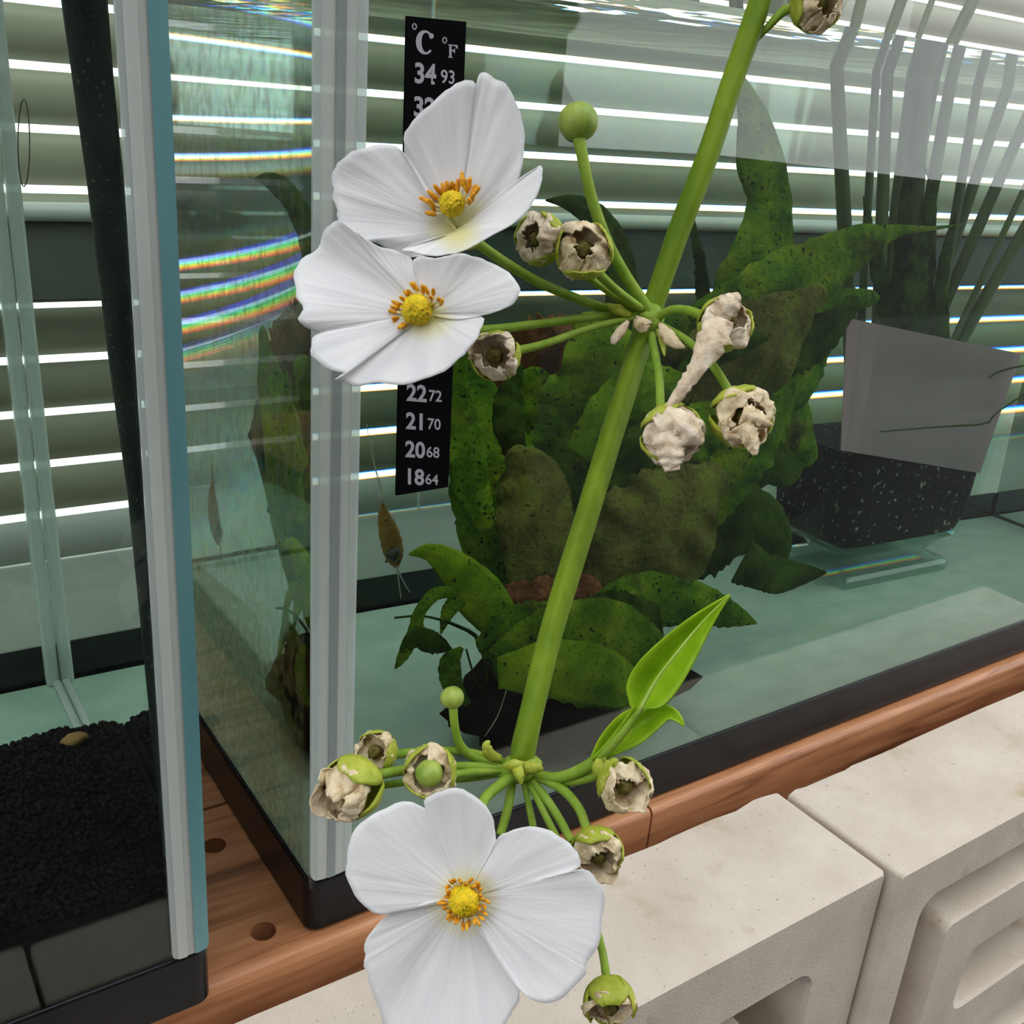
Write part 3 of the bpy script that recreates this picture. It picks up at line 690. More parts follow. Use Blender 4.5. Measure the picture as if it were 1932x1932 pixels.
# rushes
rush = empty('rush_plant', (.42, .2, .16))
tag(rush, 'tuft of straight grey green rush stems behind the glass cup', 'aquatic plant')
WL = .2995
def rushstem(t, w0, w1, Yt, bx, by, mat='reed'):
    A = Vector((bx, by, .085)); B = wet(t[0], t[1], Yt); B = B + (B - A).normalized() * .12
    r0, r1 = [w * .5 * (p - CAM).dot(FWD) / FOC for w, p in ((w0, A), (w1, B))]
    P = [Vector(p) for p in cr([A, A.lerp(B, .3) + Vector((.0012, 0, 0)), A.lerp(B, .6) + Vector((.001, 0, 0)), B], 16)]
    tube('rush_stem', P, [r0 + (r1 - r0) * i / 15 for i in range(16)], mat, rush, 8)
for k, (t, w0, w1, Yt) in enumerate((((1577, 128), 30, 22, .262), ((1650, 165), 16, 14, .262), ((1672, 165), 28, 18, .265), ((1722, 160), 34, 28, .26), ((1768, 120), 26, 18, .255), ((1800, 115), 26, 22, .25),
                             ((1905, 150), 22, 22, .26), ((1965, 160), 24, 22, .25), ((1992, 230), 14, 12, .24), ((2010, 300), 26, 24, .235), ((1745, 150), 34, 24, .25), ((1848, 140), 22, 16, .255))):
    rushstem(t, w0, w1, Yt, .415 + .0042 * k, .226 + .010 * math.sin(k * 2.1))
for pts in ([(1690, 640, 30, .215), (1700, 540, 34, .213), (1706, 440, 30, .21), (1712, 360, 22, .208), (1722, 318, 12, .207), (1742, 312, 8, .206), (1754, 340, 2, .206)],
            [(1745, 620, 30, .21), (1748, 520, 36, .208), (1752, 430, 30, .206), (1762, 360, 18, .205), (1780, 325, 2, .204)],
            [(1680, 620, 30, .212), (1665, 540, 34, .21), (1650, 470, 26, .208), (1640, 420, 16, .207), (1630, 370, 2, .206)],
            [(1715, 640, 40, .20), (1725, 560, 46, .20), (1735, 480, 36, .20), (1745, 430, 4, .20)], [(1780, 640, 26, .206), (1778, 540, 26, .205), (1790, 460, 18, .204), (1805, 400, 2, .203)]):
    leaf_px('algae_blade', pts, 'fern_dark', rush, wet, n=24, cols=6, wav=.2, jag=.5, seed=pts[0][0])

# shrimp
sh = empty('shrimp', wet(738, 1000, .168)); tag(sh, 'small amber shrimp hanging in the water beside the thermometer', 'shrimp')
bp = [(722, 950, 6), (724, 968, 20), (731, 995, 34), (738, 1020, 38), (743, 1042, 36), (746, 1058, 26), (749, 1070, 8)]
q = cr(bp, 22); P = [wet(a[0], a[1], .168 + .004 * math.sin(i / 21 * 3.1)) for i, a in enumerate(q)]
R = [a[2] * .5 * (p - CAM).dot(FWD) / FOC * (1 + .06 * math.sin(i * 2.4)) for i, (a, p) in enumerate(zip(q, P))]
tube('body', P, R, 'shrimp', sh, 12)
lump('head', wet(742, 1045, .165), (.0032, .003, .0034), 'shrimp_dark', 2, .3, 1.4, 2, sh)
for s in (-1, 1): lump('eye', wet(741 + s * 12, 1060, .165), (.0007, .0007, .0007), 'shrimp_dark', 1, .05, 1, 1, sh)
for pts in ([(726, 955, 2, .168), (712, 900, 1.6, .168), (700, 850, 1.4, .168), (692, 800, 1.2, .166)], [(727, 955, 2, .167), (716, 905, 1.6, .166), (708, 880, 1.4, .165), (702, 830, 1.2, .165)],
            [(750, 1068, 3.4, .167), (752, 1090, 2.4, .167), (757, 1130, 1.6, .166)], [(748, 1068, 3, .166), (760, 1095, 2.4, .165), (774, 1118, 1.6, .165)], [(722, 950, 5, .168), (719, 940, 9, .168), (716, 930, 3, .168)]):
    pxtube('feeler', pts, 'feeler', sh, 5, 10, wet)

# tapered glass cup with black soil
cup = empty('glass_cup', (.4425, .231, .0046)); tag(cup, 'tapered four-sided glass cup half filled with black soil', 'cup')
CX, CY = .4425, .231
def sq(hx, hy, z, r=.006, n=5):
    return [Vector((CX + a, CY + b, z)) for a, b in [(px * 1.0, py * hy / hx) for px, py in rrect(-hx, hx, -hx, hx, min(r, hx * .9), n)]]
def loft(name, loops, mat, parent, cap0=True, cap1=True, smooth=False):
    vs, fs = [], []
    n = len(loops[0])
    for l in loops: vs += l
    for k in range(len(loops) - 1):
        for i in range(n): j = (i + 1) % n; fs.append((k * n + i, k * n + j, (k + 1) * n + j, (k + 1) * n + i))
    if cap0: fs.append(tuple(reversed(range(n))))
    if cap1: fs.append(tuple((len(loops) - 1) * n + i for i in range(n)))
    return from_py(name, vs, fs, mat, parent, smooth)
loft('foot', [sq(.0470, .0430, .0047, .005), sq(.0485, .0445, .0065, .005), sq(.0485, .0445, .0095, .005), sq(.0460, .0420, .0120, .005), sq(.034, .032, .0170, .010), sq(.040, .036, .0235, .012), sq(.052, .044, .029, .012)], 'cupfoot', cup, smooth=False)
body = [(.0460, .0390, .0262), (.0555, .0440, .0290), (.0615, .0460, .0400), (.0700, .0500, .1000), (.0800, .0540, .1740)]
def wall(side, mat):
    vs, fs = [], []; n = 9; R_ = len(body)
    for th_ in (0, .0022):
        for hx, hy, z in body:
            for i in range(n):
                a = -1 + 2 * i / (n - 1); rd = .0030 * abs(a) ** 8
                if side in (0, 2): x, y = a * (hx - .001 - th_), -(hy - th_ - rd)
                else: x, y = hx - th_ - rd, a * (hy - .001 - th_)
                if side >= 2: x, y = -x, -y
                vs.append(Vector((CX + x, CY + y, z)))
    for s_ in range(2):
        for j in range(R_ - 1):
            for i in range(n - 1):
                a = s_ * R_ * n + j * n + i; f = (a, a + 1, a + n + 1, a + n); fs.append(f if s_ == 0 else f[::-1])
    for i in range(n - 1):
        a = (R_ - 1) * n + i; b = a + R_ * n; fs.append((a, a + 1, b + 1, b))
    return from_py('cup_wall', vs, fs, mat, cup, True)
for k in range(4): wall(k, 'cupglass')
loft('soil_fill', [sq(hx - .0035, hy - .0035, z, .010) for hx, hy, z in ((.0460, .0390, .0292), (.0555, .0440, .0315), (.0615, .0460, .0420), (.0655, .0480, .0930))], 'cupsoil', cup)
# added sheet with a grey reflection painted into its colour, upper edge slanting
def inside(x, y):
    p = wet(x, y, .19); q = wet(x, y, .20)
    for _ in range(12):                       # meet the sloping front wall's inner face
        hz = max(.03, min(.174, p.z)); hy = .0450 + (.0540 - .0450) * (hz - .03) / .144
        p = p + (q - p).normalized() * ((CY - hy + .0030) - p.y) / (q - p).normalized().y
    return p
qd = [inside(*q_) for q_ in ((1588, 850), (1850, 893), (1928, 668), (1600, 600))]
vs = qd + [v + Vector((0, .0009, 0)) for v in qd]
from_py('reflection_sheet', vs, [(0, 1, 2, 3), (7, 6, 5, 4), (0, 4, 5, 1), (1, 5, 6, 2), (2, 6, 7, 3), (3, 7, 4, 0)], 'cupreflect', cup)
for pts in ([(1932, 690, 4), (1890, 700, 4), (1868, 712, 3)], [(1940, 740, 4), (1880, 780, 4), (1860, 800, 4), (1780, 805, 3), (1660, 815, 2)]):
    pxtube('root_thread', [(a, b, w, .174) for a, b, w in pts], 'fern_dark', cup, 5, 10, wet)

# ================================================================== THERMOMETER STRIP
th = empty('strip_thermometer', on_y(800, 480, 0)); tag(th, 'black liquid crystal thermometer strip stuck to the larger aquarium', 'thermometer')
YS = -.0006
a0, a1, a2, a3 = [on_y(x, y, YS) for x, y in ((768, 30), (880, 41), (846, 919), (748, 935))]
def slab4(name, q, th_, mat, parent):
    vs = [v for v in q] + [v + Vector((0, th_, 0)) for v in q]
    return from_py(name, vs, [(3, 2, 1, 0), (4, 5, 6, 7), (0, 1, 5, 4), (1, 2, 6, 5), (2, 3, 7, 6), (3, 0, 4, 7)], mat, parent)
slab4('strip', [a0, a1, a2, a3], .0009, 'strip', th)
def text(parent, s, px, py, hpx, bold=0.0, wide=1.0):
    c = bpy.data.curves.new('t', 'FONT'); c.body = s; c.size = 1; c.offset = bold; c.resolution_u = 4; c.align_x = 'LEFT'
    o = bpy.data.objects.new('t', c); COL.objects.link(o)
    dg = bpy.context.evaluated_depsgraph_get(); me = bpy.data.meshes.new_from_object(o.evaluated_get(dg)); COL.objects.unlink(o); bpy.data.objects.remove(o)
    base = on_y(px, py, YS - .00008); k = (on_y(px, py - hpx, YS) - base).length / .72
    ex = (on_y(px + 40, py + 3.2, YS - .00008) - base).normalized(); ez = (on_y(px + .3, py - 40, YS - .00008) - base).normalized()
    for v in me.vertices: v.co = base + ex * (v.co.x * k * wide) + ez * (v.co.y * k)
    me.name = 'print'; n = me.materials
    me.materials.clear(); return link('print', me, 'print', parent)
rows = ['34 93', '32 90', '30 86', '29 84', '28 82', '27 81', '26 79', '25 77', '24 75', '23 73', '22 72', '21 70', '20 68', '18 64']
za, zb_ = on_y(800, 155, 0).z, on_y(800, 912, 0).z
for i, rw in enumerate(rows):
    py = [155, 218, 282, 345, 407, 467, 526, 584, 642, 699, 755, 808, 861, 912][i]
    sl_ = (py - 155) / 757.
    x0 = 781 - 18 * sl_; big, small = rw.split(); hp = 38 - 8 * sl_
    text(th, big, x0, py, hp, .03, 1.0); text(th, small, x0 + (50 - 11 * sl_), py + 1, hp * .68, .015, 1.0)
def arc_ring(px, py, rx, ry, w, mat, parent, a0=0, a1=360, wf=None, n=36):
    vs, fs = [], []
    for i in range(n + 1):
        a = math.radians(a0 + (a1 - a0) * i / n); ww = w * (wf(a) if wf else 1)
        for s in (-.5, .5): vs.append(on_y(px + (rx + s * ww) * math.cos(a), py - (ry + s * ww) * math.sin(a) + .08 * (rx * math.cos(a)), YS - .00008))
    for i in range(n): fs.append((2 * i, 2 * i + 1, 2 * i + 3, 2 * i + 2))
    return from_py('print', vs, fs, mat, parent)
arc_ring(782, 50, 3.6, 5.2, 2.2, 'print', th); arc_ring(839, 76, 3.6, 5.2, 2.2, 'print', th)
arc_ring(803, 80, 13, 20.5, 9, 'print', th, 52, 318, lambda a: .35 + .75 * max(0, -math.cos(a)) + .12)
arc_ring(814, 68, 2.2, 3.0, 4.4, 'print', th)
def poly(px_pts):
    return from_py('print', [on_y(x, y + .08 * (x - 852), YS - .00008) for x, y in px_pts], [tuple(range(len(px_pts)))], 'print', th)
poly([(845, 84), (863, 84), (864, 91), (862, 91), (858, 86.5), (852, 86.5), (852, 94), (856, 94), (857, 91), (858.5, 91), (858.5, 100), (857, 100), (856, 97), (852, 97), (852, 107), (855, 109), (844.5, 109), (847.5, 107), (847.5, 86.5)])

# ================================================================== FLOWERING STALK IN FRONT OF THE TANK
stalk = empty('flower_stalk', at(1215, 600, .275))
tag(stalk, 'arching green flower stalk with white three-petalled flowers, buds and withered blooms', 'flower stalk')
def ridge(th): return 1 + .10 * math.cos(3 * th)
D1, D2 = .275, .262                                   # how far the two whorls hang from the lens
_p = at(1505, -210, .262)
tube('stem', [Vector(q_) for q_ in cr([at(1497, -185, .2623), _p, (_p.x + .016, (_p.y - .010) / 2, TOP + .026), (_p.x + .034, .012, TOP + .0245), (_p.x + .052, .042, TOP + .006), (_p.x + .060, .060, .335)], 24)], .0029, 'stem', stalk, 18, ridge)
pxtube('stem', [(1505, -210, 44, .262), (1440, -8, 43, .266), (1385, 150, 42, .268), (1340, 285, 42, .270), (1285, 430, 42, .273), (1236, 570, 40, D1), (1218, 612, 40, D1)], 'stem', stalk, 18, 30, flat=ridge)
pxtube('stem', [(1222, 596, 40, D1), (1204, 660, 41, D1 - .001), (1160, 800, 43, D1 - .003), (1105, 980, 43, D1 - .006), (1050, 1160, 44, D1 - .009), (1010, 1320, 45, D2 + .001), (984, 1425, 46, D2), (972, 1458, 34, D2)], 'stem', stalk, 18, 34, flat=ridge)
# nodes: swollen joint and papery bracts
lump('node', at(1222, 606, D1), (.0042, .0040, .0048), 'pedicel', 3, .25, 1.5, 3, stalk)
lump('node', at(982, 1448, D2), (.0058, .0042, .0034), 'pedicel', 5, .25, 1.5, 3, stalk)
BR = [([(1190, 596, 10, D1 - .004), (1170, 586, 20, D1 - .006), (1152, 578, 12, D1 - .007), (1144, 572, 2, D1 - .007)], 'sepal'),
      ([(1185, 606, 6, D1 - .005), (1172, 624, 18, D1 - .007), (1160, 640, 16, D1 - .008), (1156, 650, 6, D1 - .008)], 'wither_pink'),
      ([(1245, 610, 6, D1 - .006), (1258, 632, 26, D1 - .008), (1275, 648, 20, D1 - .009), (1292, 656, 3, D1 - .009)], 'wither'),
      ([(1243, 620, 10, D1 - .006), (1250, 650, 10, D1 - .007), (1254, 672, 2, D1 - .008)], 'sepal'),
      ([(1215, 600, 30, D1 - .005), (1212, 612, 34, D1 - .006), (1216, 626, 14, D1 - .006)], 'wither'),
      ([(945, 1432, 14, D2 - .003), (925, 1424, 22, D2 - .005), (918, 1406, 16, D2 - .006), (924, 1398, 3, D2 - .006)], 'sepal'),
      ([(985, 1448, 24, D2 - .004), (965, 1444, 22, D2 - .006), (948, 1446, 4, D2 - .006)], 'sepal'),
      ([(990, 1450, 24, D2 - .005), (1012, 1448, 22, D2 - .006), (1024, 1452, 4, D2 - .006)], 'sepal'),
      ([(975, 1448, 20, D2 - .006), (980, 1462, 18, D2 - .008), (984, 1480, 3, D2 - .008)], 'sepal')]
for i, (pts, m) in enumerate(BR): leaf_px('bract', pts, m, stalk, at, n=12, cols=4, crease=.25, wav=.1, seed=i, jag=.2)

def petal(name, outline, base, d0, parent, gx=0., gy=0., bowl=.10, wrinkle=.010, seed=0, rings=16, m=64):
    """outline: pixel loop of the petal edge from one side of its claw round to the other; the sheet is a curved
    surface in depth: gx, gy tilt it, bowl cups it, wrinkle ruffles the rim"""
    q = cr(outline, m); vs, fs, uv = [], [], []; rmax = max(math.hypot(a[0] - base[0], a[1] - base[1]) for a in q)
    for i in range(rings + 1):
        s = (i / rings) ** .85
        for j, a in enumerate(q):
            fr = 3.0 * noise.noise(Vector((j * .55, seed * 5.1, 1))) * s ** 5 * rmax * .006
            dx, dy = (a[0] - base[0]) * s, (a[1] - base[1]) * s; l = math.hypot(dx, dy) or 1
            x, y = base[0] + dx + fr * dx / l, base[1] + dy + fr * dy / l
            u = j / (m - 1)
            rr = l / rmax
            z = gx * dx / 200 + gy * dy / 200 - bowl * .05 * rr * rr
            z += wrinkle * .12 * (s ** 1.6) * (math.sin(u * 11 + seed * 2.3) * .5 + noise.noise(Vector((u * 7, s * 1.6, seed * 3.3))) * 1.1)
            z += wrinkle * .022 * noise.noise(Vector((u * 30, s * 2.6, seed + 9))) * s
            # a soft fold running out along the middle
            z += .0016 * math.exp(-((u - .5) / .10) ** 2) * s
            vs.append(at(x, y, d0 + z)); uv.append((u + seed, l / rmax))
    for i in range(rings):
        for j in range(m - 1):
            k = i * m + j; fs.append((k, k + m, k + m + 1, k + 1))
    o = from_py(name, vs, fs, 'petal', parent, True)
    ul = o.data.uv_layers.new(name='uv')
    for lp in o.data.loops: ul.data[lp.index].uv = uv[lp.vertex_index]
    sm = o.modifiers.new('thickness', 'SOLIDIFY'); sm.thickness = .00022; sm.offset = 0
    return o
def flower(center, d0, axis, R, label, petals, nst, stalkpts, arc=(0, 360), anth=1.0, pist=1.0):
    """axis: (right, up, toward lens) components of the facing direction; R: stamen ring radius in metres"""
    c = at(center[0], center[1], d0)
    fl = empty('flower', c, stalk); fl['label'] = label
    for i, p in enumerate(petals):
        petal('petal', p['o'], p.get('b', center), d0 + p.get('dd', 0), fl, p.get('gx', 0), p.get('gy', 0), p.get('bowl', .1), p.get('wr', .01), p.get('seed', i + 1))
    ax = (RGT * axis[0] + UPV * axis[1] - FWD * axis[2]).normalized()
    e1 = ax.cross(UPV).normalized(); e2 = ax.cross(e1).normalized()
    # pistil: dome of tiny carpels
    bm = bmesh.new(); bmesh.ops.create_icosphere(bm, subdivisions=4, radius=1)
    for v in bm.verts:
        d = v.co.normalized(); k = 1 + .26 * max(0, math.sin(d.x * 19) * math.sin(d.y * 19 + 1) + .3 * math.sin(d.z * 21)) + .05 * noise.noise(d * 6)
        w = (e1 * d.x + e2 * d.y) * (R * .56 * pist * k) + ax * (d.z * R * .55 * pist * k)
        v.co = c + w + ax * R * .55
    from_bm('pistil', bm, 'pistil', fl, True)
    rnd = random.Random(int(center[0]))
    for i in range(nst):
        a = math.radians(arc[0] + (arc[1] - arc[0]) * (i + rnd.uniform(-.3, .3)) / nst); rr = R * rnd.uniform(.82, 1.14)
        out = e1 * math.cos(a) + e2 * math.sin(a)
        p0 = c + out * R * .35 + ax * R * .12; p1 = c + out * rr * .85 + ax * R * rnd.uniform(.40, .62); p2 = c + out * rr * 1.02 + ax * R * rnd.uniform(.72, .98)
        pts = [Vector(p) for p in cr([p0, p0.lerp(p1, .6) + ax * R * .05, p1], 6)]
        v1, f1 = tube_geo(pts, [R * .055] * 6, 6)
        d = (p2 - p1).normalized(); ln = R * rnd.uniform(.46, .68) * anth; d = (d + out * rnd.uniform(-.2, .5) + e1 * rnd.uniform(-.35, .35) + e2 * rnd.uniform(-.35, .35)).normalized(); cc = p1 + d * ln * .35
        ap = [cc + d * ln * (t - .5) for t in (0, .12, .35, .65, .88, 1)]
        v2, f2 = tube_geo(ap, [R * k * anth for k in (.02, .07, .105, .095, .075, .02)], 8)
        vs = v1 + v2; fs = f1 + [tuple(k + len(v1) for k in f) for f in f2]
        o = from_py('stamen', vs, fs, ['filament', 'anther'], fl, True)
        o.data.polygons.foreach_set('material_index', [0] * len(f1) + [1] * len(f2))
    # small green cup behind, and the flower's own stalk
    lump('calyx', c - ax * R * 1.5, (R * .5, R * .5, R * .5), 'sepal', 1, .1, 1, 2, fl)
    pxtube('pedicel', stalkpts, 'pedicel', fl, 12, 18)
    return fl
def Z2(pts): return [(540 + x * .3417, 100 + y * .3417) for x, y in pts]        # from measuring windows of the photograph
def Z3(pts): return [(600 + x * .3727, 1260 + y * .3727) for x, y in pts]

# topmost flower
F1 = .236
flower((862, 402), F1 - .001, (-.30, .42, .80), .0056, 'topmost white flower, cupped upward, with orange stamens', [
    dict(o=Z2([(905, 985), (800, 830), (705, 670), (655, 550), (652, 460), (705, 365), (800, 280), (880, 205), (960, 158), (1030, 150), (1045, 178), (1066, 118), (1100, 106), (1150, 140), (1210, 168), (1250, 240), (1305, 370), (1318, 470), (1305, 590), (1285, 690), (1200, 800), (1085, 905), (1000, 985)]), b=Z2([(950, 960)])[0], gy=.004, bowl=.06, dd=.003, wr=.014, seed=1),
    dict(o=Z2([(960, 1000), (850, 890), (740, 710), (665, 575), (610, 520), (520, 508), (400, 532), (305, 588), (262, 655), (254, 720), (262, 800), (282, 895), (300, 965), (375, 1058), (420, 1025), (470, 1040), (555, 1078), (600, 1135), (690, 1132), (780, 1112), (890, 1050), (960, 1000)]), b=Z2([(940, 975)])[0], gx=.002, bowl=.10, dd=.0015, wr=.012, seed=2),
    dict(o=Z2([(930, 985), (1010, 930), (1100, 860), (1200, 775), (1300, 685), (1370, 640), (1405, 624), (1417, 660), (1395, 760), (1340, 862), (1250, 945), (1130, 1012), (1000, 1085), (880, 1116), (780, 1118), (700, 1102), (640, 1085), (760, 1040), (860, 1010)]), b=Z2([(945, 985)])[0], gx=-.004, gy=-.02, bowl=.25, dd=-.001, wr=.010, seed=3)],
    19, [(868, 425, 22, F1 + .006), (905, 462, 20, F1 + .014), (1000, 524, 19, D1 - .020), (1080, 560, 19, D1 - .010), (1150, 585, 18, D1 - .003), (1216, 598, 16, D1)], arc=(-185, 35), anth=1.1, pist=.85)
# middle flower
F2 = .228
flower((800, 594), F2, (-.38, .18, .85), .0056, 'middle white flower beside the thermometer, partly under the topmost flower', [
    dict(o=Z2([(780, 1420), (730, 1300), (700, 1150), (620, 1100), (500, 1060), (400, 1000), (330, 950), (285, 928), (215, 975), (180, 1078), (85, 1148), (44, 1250), (58, 1345), (92, 1392), (66, 1475), (125, 1520), (190, 1543), (400, 1508), (600, 1480), (740, 1460)]), b=Z2([(765, 1440)])[0], gx=.004, gy=-.002, bowl=.10, dd=.001, wr=.013, seed=4),
    dict(o=Z2([(760, 1420), (720, 1270), (700, 1180), (720, 1130), (850, 1125), (960, 1110), (1080, 1140), (1200, 1190), (1270, 1258), (1287, 1320), (1245, 1390), (1150, 1432), (1080, 1450), (960, 1480), (840, 1480)]), b=Z2([(775, 1440)])[0], gx=-.003, bowl=.08, dd=.0, wr=.011, seed=5),
    dict(o=Z2([(740, 1440), (600, 1475), (400, 1510), (190, 1545), (135, 1600), (150, 1680), (240, 1750), (325, 1772), (275, 1800), (300, 1812), (380, 1842), (500, 1822), (640, 1830), (800, 1790), (920, 1722), (1000, 1645), (1060, 1560), (1085, 1460), (960, 1470), (830, 1455)]), b=Z2([(780, 1440)])[0], gy=-.005, bowl=.10, dd=-.001, wr=.011, seed=6)],
    18, [(806, 600, 20, F2 + .008), (850, 612, 18, F2 + .018), (905, 623, 18, F2 + .024), (1050, 607, 16, D1 - .012), (1140, 596, 15, D1 - .005), (1210, 592, 14, D1 - .002)], arc=(-170, 70), anth=.85, pist=1.0)
# lowest flower
F3 = .214
flower((877, 1694), F3, (.0, .12, 1), .0046, 'lowest white flower, wide open above the concrete block', [
    dict(o=Z3([(700, 1180), (600, 1172), (480, 1195), (320, 1250), (212, 1182), (150, 1080), (143, 980), (162, 880), (215, 790), (300, 730), (430, 678), (500, 690), (545, 712), (538, 670), (590, 635), (690, 608), (760, 630), (850, 700), (888, 775), (902, 870), (880, 940), (800, 1060)]), b=Z3([(742, 1165)])[0], gx=.001, bowl=.05, dd=.002, wr=.011, seed=7),
    dict(o=Z3([(760, 1100), (850, 980), (905, 870), (960, 832), (1070, 803), (1170, 825), (1260, 875), (1310, 940), (1327, 1000), (1280, 1035), (1345, 1022), (1420, 1080), (1447, 1170), (1440, 1290), (1415, 1420), (1352, 1500), (1358, 1550), (1290, 1620), (1200, 1692), (1100, 1690), (1030, 1640), (960, 1560), (880, 1430), (790, 1300)]), b=Z3([(742, 1165)])[0], gx=-.001, bowl=.05, dd=.0, wr=.012, seed=8),
    dict(o=Z3([(700, 1190), (620, 1172), (480, 1188), (380, 1230), (290, 1310), (240, 1390), (233, 1480), (247, 1560), (290, 1680), (330, 1790), (400, 1900), (500, 1970), (620, 1990), (780, 1960), (900, 1870), (980, 1750), (1022, 1650), (980, 1500), (900, 1380), (800, 1280)]), b=Z3([(742, 1165)])[0], gy=-.001, bowl=.05, dd=.0035, wr=.012, seed=9)],
    34, [(880, 1660, 20, F3 + .006), (895, 1580, 20, F3 + .020), (912, 1512, 20, F3 + .034), (945, 1480, 21, D2 - .008), (975, 1455, 18, D2 - .001)], anth=.85, pist=1.15)

# round buds
def bud(center, rpx, d, stalkpts, label, squash=.94):
    c = at(*center, d); r = rpx * d / FOC; b = empty('bud', c, stalk); b['label'] = label
    up = (UPV * .9 - RGT * .1).normalized(); e1 = up.cross(FWD).normalized(); e2 = up.cross(e1)
    for k in range(3):      # three overlapping sepals wrap the bud
        bm = bmesh.new(); n, m_ = 14, 14; g = []
        for i in range(n + 1):
            th = math.pi * (.02 + .97 * i / n); row = []
            for j in range(m_ + 1):
                ph = math.radians(k * 120 - 78 + 156 * j / m_); rr = r * (1 + .018 * k + .014 * math.cos(ph * 9) * math.sin(th) + .03 * j / m_)
                row.append(bm.verts.new(c + (e1 * math.cos(ph) + e2 * math.sin(ph)) * (rr * math.sin(th)) + up * (rr * squash * math.cos(th))))
            g.append(row)
        for i in range(n):
            for j in range(m_): bm.faces.new((g[i][j], g[i][j + 1], g[i + 1][j + 1], g[i + 1][j]))
        from_bm('sepal', bm, 'bud', b, True)
    pxtube('pedicel', stalkpts, 'pedicel', b, 12, 20)
bud((1090, 230), 37, .262, [(1092, 258, 26, .262), (1099, 295, 22, .262), (1115, 370, 22, .264), (1145, 455, 22, .267), (1180, 520, 22, .270), (1215, 572, 22, .272), (1235, 606, 20, .273)], 'large round green bud on a curved stalk')
bud((853, 1316), 22, .255, [(855, 1335, 17, .255), (858, 1370, 16, .256), (868, 1405, 17, .258), (895, 1430, 18, .260), (940, 1440, 14, D2)], 'small round pale green bud above the lower whorl')

# withered blooms: green sepals holding crumpled papery petals
def withered(center, rpx, d, axis, stalkpts, label, mat='wither', ln=1.0, seed=0, sepals=(0, 120, 240), fruit=False, strands=(), dark=True, core=1.0):
    c = at(*center, d); r = rpx * d / FOC; w = empty('withered_bloom', c, stalk); w['label'] = label
    ax = (RGT * axis[0] + UPV * axis[1] - FWD * axis[2]).normalized()
    e1 = ax.cross(UPV + RGT * .2).normalized(); e2 = ax.cross(e1).normalized()
    for k, a0 in enumerate(sepals):
        bm = bmesh.new(); n, m_ = 10, 10; g = []
        for i in range(n + 1):
            th = math.radians(178 - 122 * i / n); row = []; hw = 58 * math.sin(math.pi * (.12 + .80 * i / n)) ** .7
            for j in range(m_ + 1):
                s = j / m_ * 2 - 1; ph = math.radians(a0 + hw * s)
                rr = r * (1.06 + .16 * (i / n) ** 2 + .05 * abs(s) + .04 * noise.noise(Vector((i * .4, j * .4, seed + k))) + .018 * math.cos(s * 16))
                row.append(bm.verts.new(c + (e1 * math.cos(ph) + e2 * math.sin(ph)) * (rr * math.sin(th)) + ax * (rr * .95 * math.cos(th))))
            g.append(row)
        for i in range(n):
            for j in range(m_): bm.faces.new((g[i][j], g[i][j + 1], g[i + 1][j + 1], g[i + 1][j]))
        o = from_bm('sepal', bm, 'sepal', w, True)
        sm = o.modifiers.new('thickness', 'SOLIDIFY'); sm.thickness = r * .07; sm.offset = 0
    # shrivelled petals: three papery sheets folded in over the middle
    rn = random.Random(seed * 17 + 3)
    for k in range(3):
        bm = bmesh.new(); n, m_ = 22, 26; g = []; b0 = math.radians(k * 120 + seed * 47); close = rn.uniform(.66, .98); tall = ln * rn.uniform(.8, 1.2); off = Vector((seed * 3.7, k * 9.1, 0))
        for i in range(n + 1):
            t = i / n; row = []
            for j in range(m_ + 1):
                s = j / m_ * 2 - 1; q = Vector((s * 1.1, t * 1.4, 0)) + off
                ph = b0 + s * 1.25 + .55 * noise.noise(q * 1.2 + Vector((0, 7, 0))) * t
                cre = 1 - 2 * abs(noise.noise(q * 2.1 + Vector((3, 3, 1)))); cre2 = 1 - 2 * abs(noise.noise(q * 4.6))
                rad = r * (.18 + .78 * math.sin(min(1, t * 1.02) * math.pi * close)) * (1 + .30 * noise.noise(q * 1.3)) + r * (.17 * cre + .07 * cre2) * min(1, t * 2.5)
                hz = r * (-.40 + 1.25 * tall * t - .25 * s * s * t + .34 * noise.noise(q * 1.5 + Vector((5, 0, 0))) * t + .12 * (1 - 2 * abs(noise.noise(q * 2.6 + Vector((8, 1, 0))))) * t)
                row.append(bm.verts.new(c + (e1 * math.cos(ph) + e2 * math.sin(ph)) * rad * core + ax * hz))
            g.append(row)
        for i in range(n):
            for j in range(m_): bm.faces.new((g[i][j], g[i][j + 1], g[i + 1][j + 1], g[i + 1][j]))
        o = from_bm('withered_petal', bm, mat, w, True)
        sm = o.modifiers.new('thickness', 'SOLIDIFY'); sm.thickness = .0003; sm.offset = 0
    if dark: lump('seed_head', c + ax * r * (.30 * ln if not fruit else .42), (r * (.40 if not fruit else .62),) * 3, 'witherdark' if not fruit else 'bud', seed, .25 if not fruit else .06, 2.5, 3, w)
    for pts in strands: leaf_px('withered_petal', pts, mat, w, at, n=24, cols=6, crease=.3, wav=.12, wn=4, seed=seed, jag=.45, thick=.0003)
    if stalkpts: pxtube('pedicel', stalkpts, 'pedicel', w, 10, 16)
    return w
withered((1538, 8), 42, .262, (.25, -.35, .8), [(1515, 10, 16, .264), (1480, 20, 18, .266), (1450, 50, 14, .267), (1415, 85, 12, .268)], 'withered bloom at the top edge beside the stem', seed=1, sepals=(20, 140, 260))
withered((1022, 452), 42, .257, (-.55, -.05, .75), [(1050, 480, 16, .258), (1120, 530, 15, .264), (1195, 582, 14, .272)], 'withered beige bloom above the topmost flower stalk', 'wither_pink', 1.0, 2, (-20, 110, 230))
